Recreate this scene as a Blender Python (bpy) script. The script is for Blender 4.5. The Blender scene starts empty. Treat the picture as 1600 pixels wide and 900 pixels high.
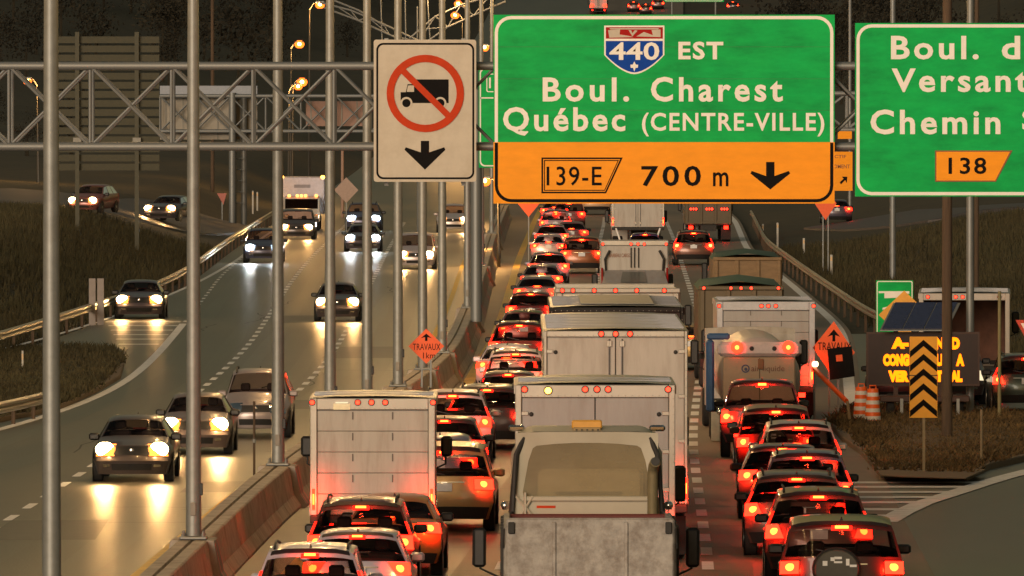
import bpy, bmesh, math, random
import numpy as np
from mathutils import Vector, Matrix
random.seed(7)
rad = math.radians
SC = bpy.context.scene
COL = SC.collection

# ------------------------------------------------------------------ camera, sky, sun, exposure
F, HC, V0, CU = 15000.0, 9.0, 130.0, 800.0      # focal length in photo pixels, camera height, horizon row, centre column
cam = bpy.data.cameras.new('camera'); camo = bpy.data.objects.new('camera', cam); COL.objects.link(camo)
camo.location = (0, 0, HC)
camo.rotation_euler = (math.pi/2 - math.atan((450-V0)/F), 0, 0)
cam.sensor_width = 36.0; cam.lens = 36.0*F/1600.0; cam.clip_start = 1.0; cam.clip_end = 9000.0
SC.camera = camo
wd = bpy.data.worlds.new('World'); SC.world = wd; wd.use_nodes = True
nt = wd.node_tree; nt.nodes.clear()
sky = nt.nodes.new('ShaderNodeTexSky'); sky.sky_type = 'NISHITA'; sky.sun_disc = False
SUN_EL, SUN_AZ = rad(9.0), rad(200.0)            # the last light of the evening, low behind the camera
sky.sun_elevation = SUN_EL; sky.sun_rotation = SUN_AZ; sky.dust_density = 4.0; sky.air_density = 1.6; sky.ozone_density = 0.6
tint = nt.nodes.new('ShaderNodeMixRGB'); tint.blend_type = 'MULTIPLY'; tint.inputs[0].default_value = 1.0
tint.inputs[2].default_value = (1.0, 0.90, 0.74, 1)
bg = nt.nodes.new('ShaderNodeBackground'); bg.inputs[1].default_value = 0.037
wo = nt.nodes.new('ShaderNodeOutputWorld')
nt.links.new(sky.outputs[0], tint.inputs[1]); nt.links.new(tint.outputs[0], bg.inputs[0]); nt.links.new(bg.outputs[0], wo.inputs[0])
sl = bpy.data.lights.new('sun', 'SUN'); sl.energy = 1.12; sl.angle = rad(30); sl.color = (1.0, 0.90, 0.75)
so = bpy.data.objects.new('sun', sl); COL.objects.link(so)
sd = Vector((math.sin(SUN_AZ)*math.cos(SUN_EL), math.cos(SUN_AZ)*math.cos(SUN_EL), math.sin(SUN_EL)))
so.rotation_euler = sd.to_track_quat('Z', 'Y').to_euler(); so.location = (0, -50, 60)
vs = SC.view_settings
SC.display_settings.display_device = 'sRGB'
vs.view_transform = 'Standard'; vs.look = 'None'; vs.gamma = 1.0; vs.use_curve_mapping = False
vs.exposure = 0.8
cy = SC.cycles
cy.use_denoising = True; cy.max_bounces = 6; cy.transparent_max_bounces = 12; cy.diffuse_bounces = 2; cy.glossy_bounces = 3
cy.sample_clamp_indirect = 4.0; cy.sample_clamp_direct = 0.0; cy.caustics_reflective = False; cy.caustics_refractive = False

# ------------------------------------------------------------------ helpers
def G(u, v, z=0.0):
    y = F*(HC-z)/(v-V0); return Vector(((u-CU)*y/F, y, z))
def P(u, v, y):
    return Vector(((u-CU)*y/F, y, HC-(v-V0)*y/F))
def sstep(t):
    t = max(0.0, min(1.0, t)); return t*t*(3-2*t)

MATS = {}
def mat(name, col, rough=0.6, metal=0.0, var=0.12, scale=6.0, bump=0.0, bscale=40.0, coat=0.0, dirt_or_sheen=None, dscale=1.5, damt=0.5, stretch=None, spec=0.5):
    if name in MATS: return MATS[name]
    m = bpy.data.materials.new(name); m.use_nodes = True; t = m.node_tree; N = t.nodes; Lk = t.links
    b = N['Principled BSDF']; b.inputs['Roughness'].default_value = rough; b.inputs['Metallic'].default_value = metal
    b.inputs['Coat Weight'].default_value = coat; b.inputs['Specular IOR Level'].default_value = spec
    co = N.new('ShaderNodeTexCoord'); mp = N.new('ShaderNodeMapping'); Lk.new(co.outputs['Object'], mp.inputs[0])
    if stretch: mp.inputs['Scale'].default_value = stretch
    n = N.new('ShaderNodeTexNoise'); n.inputs['Scale'].default_value = scale; n.inputs['Detail'].default_value = 6; n.inputs['Roughness'].default_value = 0.65
    Lk.new(mp.outputs[0], n.inputs[0])
    r = N.new('ShaderNodeValToRGB'); r.color_ramp.elements[0].position = 0.3; r.color_ramp.elements[1].position = 0.7
    lo = [max(0, c*(1-var)) for c in col[:3]]; hi = [min(1, c*(1+var)) for c in col[:3]]
    r.color_ramp.elements[0].color = (*lo, 1); r.color_ramp.elements[1].color = (*hi, 1)
    Lk.new(n.outputs[0], r.inputs[0]); out = r.outputs[0]
    if dirt_or_sheen:
        n2 = N.new('ShaderNodeTexNoise'); n2.inputs['Scale'].default_value = dscale; n2.inputs['Detail'].default_value = 8; n2.inputs['Roughness'].default_value = 0.7
        Lk.new(mp.outputs[0], n2.inputs[0])
        r2 = N.new('ShaderNodeValToRGB'); r2.color_ramp.elements[0].position = 0.45; r2.color_ramp.elements[1].position = 0.72
        r2.color_ramp.elements[0].color = (0, 0, 0, 1); r2.color_ramp.elements[1].color = (damt, damt, damt, 1)
        Lk.new(n2.outputs[0], r2.inputs[0])
        mx = N.new('ShaderNodeMixRGB'); Lk.new(r2.outputs[0], mx.inputs[0]); Lk.new(out, mx.inputs[1]); mx.inputs[2].default_value = (*dirt_or_sheen, 1); out = mx.outputs[0]
    Lk.new(out, b.inputs['Base Color'])
    if bump:
        n3 = N.new('ShaderNodeTexNoise'); n3.inputs['Scale'].default_value = bscale; n3.inputs['Detail'].default_value = 4
        Lk.new(mp.outputs[0], n3.inputs[0])
        bp = N.new('ShaderNodeBump'); bp.inputs['Strength'].default_value = bump; bp.inputs['Distance'].default_value = 0.02
        Lk.new(n3.outputs[0], bp.inputs['Height']); Lk.new(bp.outputs[0], b.inputs['Normal'])
    MATS[name] = m; return m
def emit(name, col, s):
    if name in MATS: return MATS[name]
    m = bpy.data.materials.new(name); m.use_nodes = True; t = m.node_tree; t.nodes.clear()
    e = t.nodes.new('ShaderNodeEmission'); e.inputs[0].default_value = (*col, 1); e.inputs[1].default_value = s
    o = t.nodes.new('ShaderNodeOutputMaterial'); t.links.new(e.outputs[0], o.inputs[0]); MATS[name] = m; return m
def glassmat(name, tintc, fac=0.12):
    m = bpy.data.materials.new(name); m.use_nodes = True; t = m.node_tree; t.nodes.clear()
    a = t.nodes.new('ShaderNodeBsdfTransparent'); a.inputs[0].default_value = (*tintc, 1)
    g = t.nodes.new('ShaderNodeBsdfGlossy'); g.inputs[0].default_value = (.9, .9, .9, 1); g.inputs[1].default_value = 0.06
    lw = t.nodes.new('ShaderNodeLayerWeight'); lw.inputs[0].default_value = fac
    mx = t.nodes.new('ShaderNodeMixShader'); o = t.nodes.new('ShaderNodeOutputMaterial')
    t.links.new(lw.outputs['Fresnel'], mx.inputs[0]); t.links.new(a.outputs[0], mx.inputs[1]); t.links.new(g.outputs[0], mx.inputs[2]); t.links.new(mx.outputs[0], o.inputs[0])
    MATS[name] = m; return m

class MB:
    def __init__(s): s.v = []; s.f = []; s.m = []
    def add(s, vs_, fs, mi=0):
        b = len(s.v); s.v += [tuple(p) for p in vs_]
        for f in fs: s.f.append(tuple(b+i for i in f)); s.m.append(mi)
        return s
    def box(s, x0, x1, y0, y1, z0, z1, mi=0, M=None):
        vs_ = [Vector(p) for p in ((x0,y0,z0),(x1,y0,z0),(x1,y1,z0),(x0,y1,z0),(x0,y0,z1),(x1,y0,z1),(x1,y1,z1),(x0,y1,z1))]
        if M: vs_ = [M@p for p in vs_]
        return s.add(vs_, [(3,2,1,0),(4,5,6,7),(0,1,5,4),(1,2,6,5),(2,3,7,6),(3,0,4,7)], mi)
    def bbox(s, x0, x1, y0, y1, z0, z1, c=0.02, mi=0):
        # box with chamfered edges: rings along z
        def ring(i, z): return [(x0+i,y0+i+c*0,z),(x1-i,y0+i,z),(x1-i,y1-i,z),(x0+i,y1-i,z)]
        def ring8(z, k):
            return [(x0+k+c,y0+k,z),(x1-k-c,y0+k,z),(x1-k,y0+k+c,z),(x1-k,y1-k-c,z),(x1-k-c,y1-k,z),(x0+k+c,y1-k,z),(x0+k,y1-k-c,z),(x0+k,y0+k+c,z)]
        rs = [ring8(z0, c), ring8(z0+c, 0), ring8(z1-c, 0), ring8(z1, c)]
        return s.loft(rs, True, mi)
    def loft(s, rings, caps=True, mi=0, closed=True):
        n = len(rings[0]); b = len(s.v)
        for r in rings: s.v += [tuple(p) for p in r]
        for k in range(len(rings)-1):
            for i in range(n if closed else n-1):
                j = (i+1) % n
                s.f.append((b+k*n+i, b+k*n+j, b+(k+1)*n+j, b+(k+1)*n+i)); s.m.append(mi)
        if caps and closed:
            s.f.append(tuple(b+i for i in reversed(range(n)))); s.m.append(mi)
            s.f.append(tuple(b+(len(rings)-1)*n+i for i in range(n))); s.m.append(mi)
        return s
    def tube(s, pts, r, n=8, mi=0):
        pts = [Vector(p) for p in pts]; rs = r if isinstance(r, (list, tuple)) else [r]*len(pts)
        rings = []
        for i, p in enumerate(pts):
            d = (pts[min(i+1, len(pts)-1)] - pts[max(i-1, 0)]).normalized()
            a = d.cross(Vector((0,0,1)));
            if a.length < 1e-3: a = d.cross(Vector((0,1,0)))
            a.normalize(); b_ = d.cross(a)
            rings.append([p + (a*math.cos(2*math.pi*k/n) + b_*math.sin(2*math.pi*k/n))*rs[i] for k in range(n)])
        return s.loft(rings, True, mi)
    def lathe(s, c, axis, prof, n=16, mi=0):
        # prof: list of (axial, radius)
        ax = Vector(axis).normalized(); a = ax.orthogonal().normalized(); b_ = ax.cross(a); c = Vector(c)
        rings = [[c+ax*h+(a*math.cos(2*math.pi*k/n)+b_*math.sin(2*math.pi*k/n))*max(r, 1e-4) for k in range(n)] for h, r in prof]
        return s.loft(rings, True, mi)
    def prism(s, poly, dvec, mi=0):
        n = len(poly); a = [Vector(p) for p in poly]; d = Vector(dvec)
        return s.loft([a, [p+d for p in a]], True, mi)
    def ball(s, c, r, n=8, mi=0, sc=(1,1,1)):
        rings = []
        for i in range(1, n//2+1):
            th = math.pi*i/(n//2+1)
            rings.append([(c[0]+r*sc[0]*math.sin(th)*math.cos(2*math.pi*k/n), c[1]+r*sc[1]*math.sin(th)*math.sin(2*math.pi*k/n), c[2]+r*sc[2]*math.cos(th)) for k in range(n)])
        return s.loft(rings, True, mi)
    def mesh(s, name, mats, smooth=False):
        me = bpy.data.meshes.new(name); me.from_pydata(s.v, [], s.f)
        for m in (mats if isinstance(mats, (list, tuple)) else [mats]): me.materials.append(m)
        me.polygons.foreach_set('material_index', s.m)
        bm = bmesh.new(); bm.from_mesh(me); bmesh.ops.recalc_face_normals(bm, faces=bm.faces); bm.to_mesh(me); bm.free()
        if smooth:
            me.polygons.foreach_set('use_smooth', [True]*len(me.polygons))
            me.set_sharp_from_angle(angle=rad(38))
        me.update(); return me
    def build(s, name, mats, parent=None, smooth=False):
        return link(name, s.mesh(name, mats, smooth), parent)
def link(name, me, parent=None, M=None):
    o = bpy.data.objects.new(name, me); COL.objects.link(o)
    if parent: o.parent = parent
    if M is not None: o.matrix_local = M
    return o
def tag(o, label, cat=None, group=None, kind=None):
    if label: o['label'] = label
    if cat: o['category'] = cat
    if group: o['group'] = group
    if kind: o['kind'] = kind
    return o
def empty(name, loc=(0,0,0), rz=0.0, label=None, cat=None, group=None, scale=(1,1,1)):
    o = bpy.data.objects.new(name, None); COL.objects.link(o); o.location = loc; o.rotation_euler = (0, 0, rz); o.scale = scale
    o.empty_display_size = 0.2
    tag(o, label, cat, group); return o
CACHE = {}
def shared(key, fn):
    if key not in CACHE: CACHE[key] = fn()
    return CACHE[key]
def rod(name, p, q, r, material, parent, n=8):
    """a straight round member sharing one unit cylinder mesh per material"""
    me = shared(('rod', material.name, n), lambda: MB().lathe((0,0,0), (0,0,1), [(0, 1), (1, 1)], n).mesh('rod', material, True))
    p = Vector(p); q = Vector(q); d = q-p
    M = Matrix.Translation(p) @ d.to_track_quat('Z', 'Y').to_matrix().to_4x4() @ Matrix.Diagonal((r, r, d.length, 1))
    return link(name, me, parent, M)
def boxo(name, x0, x1, y0, y1, z0, z1, m, parent, c=None):
    return (MB().bbox(x0,x1,y0,y1,z0,z1,c) if c else MB().box(x0,x1,y0,y1,z0,z1)).build(name, m, parent)

# ------------------------------------------------------------------ materials
asph = mat('asphalt', (.082,.074,.054), .38, var=.22, scale=.35, bump=.25, bscale=18, dirt_or_sheen=(.12,.094,.058), dscale=.12, damt=.6, stretch=(1,.12,1))
conc_road = mat('worn_concrete_road', (.20,.145,.10), .55, var=.18, scale=.5, bump=.2, bscale=15, dirt_or_sheen=(.10,.07,.05), dscale=.2, damt=.6, stretch=(1,.1,1))
concrete = mat('barrier_concrete', (.52,.44,.34), .85, var=.15, scale=3, bump=.3, bscale=12, dirt_or_sheen=(.22,.15,.09), dscale=1.1, damt=.75)
conc_pale = mat('pale_concrete', (.40,.34,.28), .85, var=.1, scale=3, bump=.2, dirt_or_sheen=(.2,.14,.1), dscale=1.6, damt=.5)
kerbm = mat('kerb_concrete', (.17,.125,.08), .85, var=.15, scale=2, bump=.2, dirt_or_sheen=(.08,.055,.03), dscale=2, damt=.6)
paintw = mat('road_paint_white', (.84,.83,.80), .6, var=.1, scale=4, dirt_or_sheen=(.35,.32,.28), dscale=2.5, damt=.5)
painty = mat('road_paint_yellow', (.72,.46,.06), .6, var=.1, scale=4, dirt_or_sheen=(.2,.15,.07), dscale=1.2, damt=.6)
grassm = mat('dry_grass_ground', (.043,.036,.014), .95, var=.35, scale=.5, bump=.6, bscale=5, dirt_or_sheen=(.03,.027,.012), dscale=.06, damt=.8)
bladem = mat('grass_blades', (.055,.044,.017), .9, var=.5, scale=.3, dirt_or_sheen=(.04,.04,.015), dscale=.15, damt=.8)
forestm = mat('dark_foliage', (.018,.015,.008), .95, var=.3, scale=.05, dirt_or_sheen=(.035,.026,.012), dscale=.03, damt=.7)
galv = mat('galvanised_steel', (.27,.275,.26), .5, .45, var=.12, scale=5, dirt_or_sheen=(.2,.19,.16), dscale=2, damt=.5)
galvd = mat('weathered_truss_steel', (.22,.23,.23), .5, .45, var=.15, scale=4, dirt_or_sheen=(.12,.11,.09), dscale=2, damt=.5)
railm = mat('guardrail_steel', (.40,.36,.29), .35, .8, var=.12, scale=5)
blackp = mat('black_plastic', (.012,.011,.011), .5, var=.3, scale=8)
rubber = mat('tyre_rubber', (.014,.013,.012), .85, var=.3, scale=10)
rimm = mat('alloy_rim', (.35,.34,.32), .35, .85, var=.1)
chrome = mat('chrome', (.75,.74,.72), .12, 1.0, var=.03)
seatm = mat('seat_fabric', (.018,.016,.015), .9, var=.3)
woodp = mat('wooden_pole', (.085,.055,.034), .9, var=.3, scale=3, stretch=(4,4,.3))
glass = glassmat('tinted_glass', (.85,.72,.68)); glass_dark = glassmat('dark_glass', (.35,.31,.29))
E_core = emit('brake_light_core', (1.0, .040, .005), 20.0)
E_red = emit('tail_light_glow', (1.0, .006, .002), 15.0)
E_redd = emit('tail_light_dim', (1.0, .010, .004), 3.0)
E_mark = emit('marker_light_red', (1.0, .025, .010), 5.0)
E_amb = emit('amber_light', (1.0, .42, .05), 6.0)
E_head = emit('headlight_warm', (1.0, .74, .36), 22.0)
E_headx = emit('headlight_cool', (.80, .94, 1.0), 40.0)
E_halo = emit('headlight_halo_warm', (1.0, .26, .04), 2.2); E_halox = emit('headlight_halo_cool', (.55, .75, 1.0), 1.2)  # emissive patch around each headlight; its glow stands for lens bloom
E_sod = emit('sodium_lamp', (1.0, .15, .015), 2.2); E_sodc = emit('sodium_arc', (1.0, .62, .22), 16.0)
E_vms = emit('amber_led', (1.0, .15, .002), 2.4)
E_plate = emit('plate_lamp', (1.0, .8, .5), .7)
platem = mat('licence_plate', (.6,.6,.62), .5, var=.1, scale=20)
redlens = mat('red_lens', (.30,.012,.01), .25, var=.1)
amblens = mat('amber_lens', (.55,.22,.03), .3, var=.1)

# ------------------------------------------------------------------ ground plan: x of every line as a function of distance y
def path(pts, ext=True, sm=14.0, y0=60, y1=1800):
    ys = np.arange(y0, y1+1, 2.0); a = sorted(pts); py = np.array([p[0] for p in a]); px = np.array([p[1] for p in a])
    x = np.interp(ys, py, px)
    if ext:
        k0 = (px[1]-px[0])/(py[1]-py[0]); k1 = (px[-1]-px[-2])/(py[-1]-py[-2])
        x = np.where(ys < py[0], px[0]+k0*(ys-py[0]), x); x = np.where(ys > py[-1], px[-1]+k1*(ys-py[-1]), x)
    k = np.exp(-0.5*((np.arange(-40, 41)*2.0)/sm)**2); k /= k.sum()
    xp = np.concatenate([x[0]+(np.arange(-40, 0))*(x[1]-x[0]), x, x[-1]+(np.arange(1, 41))*(x[-1]-x[-2])])
    xs = np.convolve(xp, k, 'valid')
    return lambda y: float(np.interp(y, ys, xs))
def px_pts(l, z=0.0): return [(G(u, v, z).y, G(u, v, z).x) for u, v in l]
XB = path(px_pts([(302,840),(427,725),(513,668),(577,630),(627,600),(665,575),(702,545),(731,480),(752,415),(768,364)], .9) + [(700,-.2),(1000,3),(1500,12)])
X1 = path(px_pts([(4,818),(118,747),(314,612),(388,542),(453,443),(485,403)]) + [(620,-10.6),(800,-10.2),(1000,-7),(1500,2)])
X2 = path(px_pts([(457,620),(501,577),(527,543),(567,468),(590,423),(605,392)]) + [(190,-7.2),(640,-7.0),(800,-6.6),(1000,-3.4),(1500,5.6)])
XLY = path(px_pts([(212,900),(288,836),(396,744),(635,610),(693,496),(708,459),(721,418)]) + [(519,-2.3),(700,-2.2),(1000,.6),(1500,9.8)])
XLE = path(px_pts([(7,671),(71,655),(103,644),(142,630),(199,598),(231,570),(263,534),(287,505),(312,475),(347,428)]) + [(560,-14.2),(800,-13.8),(1000,-10.6),(1500,-1.6)])
XOE = path(px_pts([(0,547),(70,530),(133,510),(173,497),(260,463),(313,440),(377,403)]) + [(560,-14.6),(800,-14.2),(1000,-11),(1500,-2)])
XY = path(px_pts([(776,522),(790,476),(798,448),(810,406),(824,372),(836,343)]) + [(150,-4.7),(200,-3.5),(260,-1.7),(1000,5.2),(1500,14.5)])
XAC = path([(150,-.9),(178,-.15),(241,.9),(344,3.0),(540,4.9),(562,5.2),(608,5.8),(643,6.2),(1000,9),(1500,18)])
XCD = path([(150,3.1),(178,3.69),(184.4,3.75),(241,4.5),(344,6.9),(540,9.2),(640,10.2),(1000,13),(1500,22)])
XRE = path([(150,7.0),(197,7.7),(241,8.6),(350,12.1),(435,12.5),(519,12.7),(628,14.6),(1000,17.4),(1500,26.4)])
XGL = path(px_pts([(0,520),(70,500),(160,470),(240,445),(290,420),(360,370),(410,340)], .75) + [(700,-15.6),(1000,-12.4),(1500,-3.4)])
XGR = path([(200,19.0),(300,14.6),(339,12.95),(427,13.15),(505,13.4),(620,15.5),(1000,18.5),(1500,27.5)])

def zr(y):
    if y < 650: return 0.0
    if y < 1500: return 2.84e-5*(y-650)**2
    return 2.84e-5*850**2 + .048*(y-1500)
def zt(x, y):
    b = zr(y); gl, gr = XGL(y)-.6, XGR(y)+.6
    if gl < x < gr: z = b-.22
    else:
        dl = gl-x if x <= gl else x-gr
        z = b-.22+.22*sstep(dl/.6)
        if x <= gl: z += 2.2*sstep(dl/9.0)*sstep((y-200)/100) + .05*max(0, dl-9)*sstep((y-520)/200)
        else: z += 1.9*sstep(dl/14.0)*sstep((y-290)/80) + .04*max(0, dl-14)*sstep((y-480)/200)
        t = sstep((y-780)/900.0); q = sstep((dl-8)/70.0); z += t*q*42
        z += .12*math.sin(x*.31+y*.07)*sstep(dl/6)
    z += 75*sstep((y-1720)/330.0)
    return z
def GT(u, v):
    y = 120.0
    while y < 2400:
        x = (u-CU)*y/F; z = HC-(v-V0)*y/F
        if z <= zt(x, y): return Vector((x, y, zt(x, y)))
        y += .5
    return Vector((x, y, z))

# ------------------------------------------------------------------ ground, hills, roads
def make_ground():
    ys = list(np.arange(90, 240, 6)) + list(np.arange(240, 700, 8)) + list(np.arange(700, 1100, 16)) + list(np.arange(1100, 2300, 40))
    offs = [-420,-330,-260,-200,-160,-130,-105,-85,-70,-58,-48,-40,-33,-27,-22,-18,-14,-11,-8.5,-6.5,-4.5,-3,-1.6,-.65,-.6]
    rows = []
    for y in ys:
        gl, gr = XGL(y), XGR(y)
        xs = [gl+o for o in offs] + [gl+.1] + [gl+(gr-gl)*k/4 for k in (1,2,3)] + [gr-.1] + [gr-o for o in reversed(offs)]
        rows.append([(x, y, zt(x, y)) for x in xs])
    m = MB(); m.loft(rows, False, 0, closed=False)
    o = m.build('ground', grassm, None, True); tag(o, None, kind='structure')
make_ground()
def strip(name, fa, fb, y0, y1, dz, material, parent=None, step=6.0, ncol=2, zf=zr):
    n = max(2, int((y1-y0)/step)); rows = []
    for i in range(n+1):
        y = y0+(y1-y0)*i/n; a, b = fa(y), fb(y)
        rows.append([(a+(b-a)*k/(ncol-1), y, zf(y)+dz) for k in range(ncol)])
    return MB().loft(rows, False, 0, closed=False).build(name, material, parent)
road_l = tag(strip('oncoming_carriageway', lambda y: XGL(y)+.1, XB, 90, 1720, 0, asph, ncol=3), None, kind='structure')
road_r = tag(strip('queue_carriageway', XB, lambda y: max(XRE(y)+.35, XCD(y)+3.8), 90, 1720, 0, conc_road, ncol=4), None, kind='structure')
ramp_r = tag(strip('exit_road', lambda y: XRE(y)+.2, lambda y: XGR(y)+.3, 90, 345, -.012, asph, ncol=4), None, kind='structure')
# ramp on the left slope and side road on the right slope, laid on the terrain
def slope_road(name, pts, width, material):
    c = [GT(u, v) for u, v in pts]; rows = []
    for i, p in enumerate(c):
        d = (c[min(i+1, len(c)-1)]-c[max(i-1, 0)]); d.z = 0; d.normalize(); nrm = Vector((-d.y, d.x, 0))
        rows.append([(p.x+nrm.x*k*width, p.y+nrm.y*k*width, zt(p.x+nrm.x*k*width, p.y+nrm.y*k*width)+(.12 if abs(k) < .5 else -.1)) for k in (-.5,-.49,-.3,-.15,0,.15,.3,.49,.5)])
    return tag(MB().loft(rows, False, 0, closed=False).build(name, material), None, kind='structure'), rows
ramp_mat = mat('ramp_asphalt', (.085,.07,.066), .6, var=.15, scale=.4, dirt_or_sheen=(.05,.045,.04), dscale=.2)
def dens(pts, n=6):
    out = []
    for (a, b), (c, d) in zip(pts[:-1], pts[1:]): out += [(a+(c-a)*k/n, b+(d-b)*k/n) for k in range(n)]
    return out + [pts[-1]]
slope_road('hillside_ramp', dens([(-60,299),(0,304),(60,312),(120,322),(200,335),(280,343),(345,346)], 3), 6.5, ramp_mat)
slope_road('side_road', dens([(1345,345),(1420,341),(1500,334),(1600,325),(1680,318)], 3), 7.0, ramp_mat)

# painted markings
def tangent(fx, y): return math.atan2(fx(y+2)-fx(y-2), 4.0)
def dash_line(fx, y0, y1, period, length, width, parent, m=paintw):
    me = shared(('dash', length, width), lambda: MB().bbox(-width/2, width/2, 0, length, 0, .006, .002).mesh('lane_dash', m))
    y = y0
    while y < y1:
        sl_ = math.atan2(zr(y+length)-zr(y), length)
        o = link('lane_dash', me, parent, Matrix.Translation((fx(y), y, zr(y)+.004)) @ Matrix.Rotation(-tangent(fx, y), 4, 'Z') @ Matrix.Rotation(sl_, 4, 'X'))
        y += period
def solid_line(name, fx, y0, y1, w, m, parent, dz=.005):
    return strip(name, lambda y: fx(y)-w/2, lambda y: fx(y)+w/2, y0, y1, dz, m, parent, step=4)
dash_line(X1, 170, 640, 5.5, 2.3, .19, road_l); dash_line(X2, 259, 620, 5.5, 2.3, .19, road_l)
dash_line(XCD, 172, 640, 5.5, 2.9, .22, road_r); dash_line(XAC, 172, 640, 5.5, 2.9, .22, road_r)
solid_line('yellow_edge_line', XLY, 120, 640, .2, painty, road_l)
solid_line('white_edge_line', XLE, 120, G(284,506).y, .28, paintw, road_l)
dash_line(XLE, G(284,506).y+3, 520, 5.5, 1.6, .14, road_l)
solid_line('white_edge_line', XOE, 250, 700, .2, paintw, road_l)
solid_line('yellow_edge_line', XY, 150, 700, .34, painty, road_r)
solid_line('white_edge_line', XRE, 262, 720, .34, paintw, road_r)
def ribbon(name, pts, w, m, parent, dz=.006):
    rows = []
    for i, p in enumerate(pts):
        d = (pts[min(i+1, len(pts)-1)]-pts[max(i-1, 0)]).normalized(); nrm = Vector((-d.y, d.x, 0))*(w/2)
        rows.append([(p.x-nrm.x, p.y-nrm.y, dz), (p.x+nrm.x, p.y+nrm.y, dz)])
    return MB().loft(rows, False, 0, closed=False).build(name, m, parent)
gcurve = [G(u, v) for u, v in dens([(1384,816),(1410,801),(1440,787),(1490,771),(1530,758),(1570,746),(1640,728)], 4)]
ribbon('gore_edge_line', gcurve, .5, paintw, ramp_r)
for i, v in enumerate((754,761,769,777,785,796,806)):
    ur = [1536,1520,1497,1472,1448,1422,1402][i]
    ribbon('gore_stripe', [G(1322, v), G((1322+ur)/2, v), G(ur, v)], .95, paintw, ramp_r, .002)
for i, v in enumerate((503,509,516,523,530,538)):
    ur = [282,277,270,263,256,248][i]
    ribbon('gore_stripe', [G(165+i*4, v), G((165+ur)/2, v), G(ur, v)], 1.2, paintw, road_l, .004)
# tar seams between the concrete lanes
seam = mat('tar_seam', (.02,.018,.016), .5)
solid_line('tar_seam', lambda y: (XY(y)+XAC(y))/2+.3, 150, 330, .05, seam, road_r, .0044)
# worn wheel tracks, cross joints and repair patches
track = mat('worn_wheel_track', (.074,.066,.048), .36, var=.25, scale=.4, bump=.2, bscale=18, dirt_or_sheen=(.09,.08,.06), dscale=.15, damt=.6, stretch=(1,.1,1))
trackc = mat('worn_concrete_track', (.13,.095,.068), .45, var=.25, scale=.5, dirt_or_sheen=(.18,.13,.09), dscale=.25, damt=.6, stretch=(1,.1,1))
tk_ = 0
for fa, fb, rd_, m_ in ((XLE, X1, road_l, track), (X1, X2, road_l, track), (X2, XLY, road_l, track), (XY, XAC, road_r, trackc), (XAC, XCD, road_r, trackc), (XCD, XRE, road_r, trackc)):
    for o_ in (-.82, .82):
        tk_ = (tk_+1) % 6
        strip('wheel_track', lambda y, f=fa, g=fb, o=o_: (f(y)+g(y))/2+o-.27+.05*math.sin(y*.11), lambda y, f=fa, g=fb, o=o_: (f(y)+g(y))/2+o+.27+.06*math.sin(y*.17+1), 130, 620, .0012+.0004*tk_, m_, rd_, step=5)
rj = random.Random(3); yj = 150.0
while yj < 420:
    a_, b_ = XB(yj)+.7, XRE(yj); MB().add([(a_,yj,.0040),(b_,yj+rj.uniform(-.1,.1),.0040),(b_,yj+.09,.0040),(a_,yj+.07,.0040)], [(0,1,2,3)]).build('expansion_joint', seam, road_r); yj += 9.0
patchm = mat('asphalt_patch', (.066,.060,.045), .45, var=.2, scale=2)
for u_, v_, w_, l_ in ((60,845,2.2,9),(330,770,1.4,6),(420,640,2.6,8),(560,560,2.4,14),(470,505,2.2,12)):
    p_ = G(u_, v_); MB().add([(p_.x-w_/2,p_.y,.0041),(p_.x+w_/2,p_.y+.3,.0041),(p_.x+w_/2-.1,p_.y+l_,.0041),(p_.x-w_/2+.1,p_.y+l_-.4,.0041)], [(0,1,2,3)]).build('repair_patch', patchm, ramp_r if u_ > 1300 else road_l)
ck = random.Random(8)
for k_ in range(16):
    y_ = ck.uniform(180, 420); x_ = ck.uniform(X1(y_)-3, XLY(y_)-.5); pts_ = [Vector((x_, y_, 0))]
    for j_ in range(7): pts_.append(pts_[-1]+Vector((ck.uniform(-.25,.25)+(.5 if k_ % 3 == 0 else 0), ck.uniform(1.2,2.6) if k_ % 3 else ck.uniform(-.3,.3), 0)))
    ribbon('tar_crack', pts_, .05 if k_ % 3 else .10, seam, road_l, .0045)
# raised islands
strawg = mat('straw_ground', (.10,.06,.022), .95, var=.4, scale=.6, bump=.6, bscale=5, dirt_or_sheen=(.045,.033,.014), dscale=.3, damt=.8)
def island(name, pts, h, label=None):
    w = [G(u, v) for u, v in pts]; c = sum(w, Vector())/len(w)
    inner = [p+(c-p).normalized()*.35 for p in w]
    root = MB().loft([[p+Vector((0,0,-.2)) for p in w], [p+Vector((0,0,h-.03)) for p in w], [p+(c-p).normalized()*.04+Vector((0,0,h)) for p in w], [p+Vector((0,0,h)) for p in inner]], False).build(name, kerbm)
    tag(root, label, kind='structure')
    g = MB(); n = len(inner); g.add([p+Vector((0,0,h-.01)) for p in inner]+[c+Vector((0,0,h+.12))], [(i, (i+1) % n, n) for i in range(n)]); g.build('grass_top', strawg if name == 'gore_island' else grassm, root)
    return inner, h
isl_r, _ = island('gore_island', [(1290,664),(1300,672),(1318,692),(1343,709),(1364,732),(1376,747),(1410,748),(1511,751),(1548,733),(1600,721),(1700,700),(1720,665),(1560,650),(1400,641),(1330,641)], .14)
apron = MB(); ap = [G(u, v, .15) for u, v in [(1366,731),(1377,744),(1410,746),(1509,748.5),(1540,735),(1500,731)]]
apron.prism(ap, (0,0,.02)).build('concrete_apron', kerbm, bpy.data.objects['gore_island'])
isl_l, _ = island('entry_island', [(-80,560),(0,553),(100,547),(175,549),(190,558),(194,572),(188,592),(150,614),(100,637),(60,648),(0,660),(-80,672)], .13)

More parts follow.
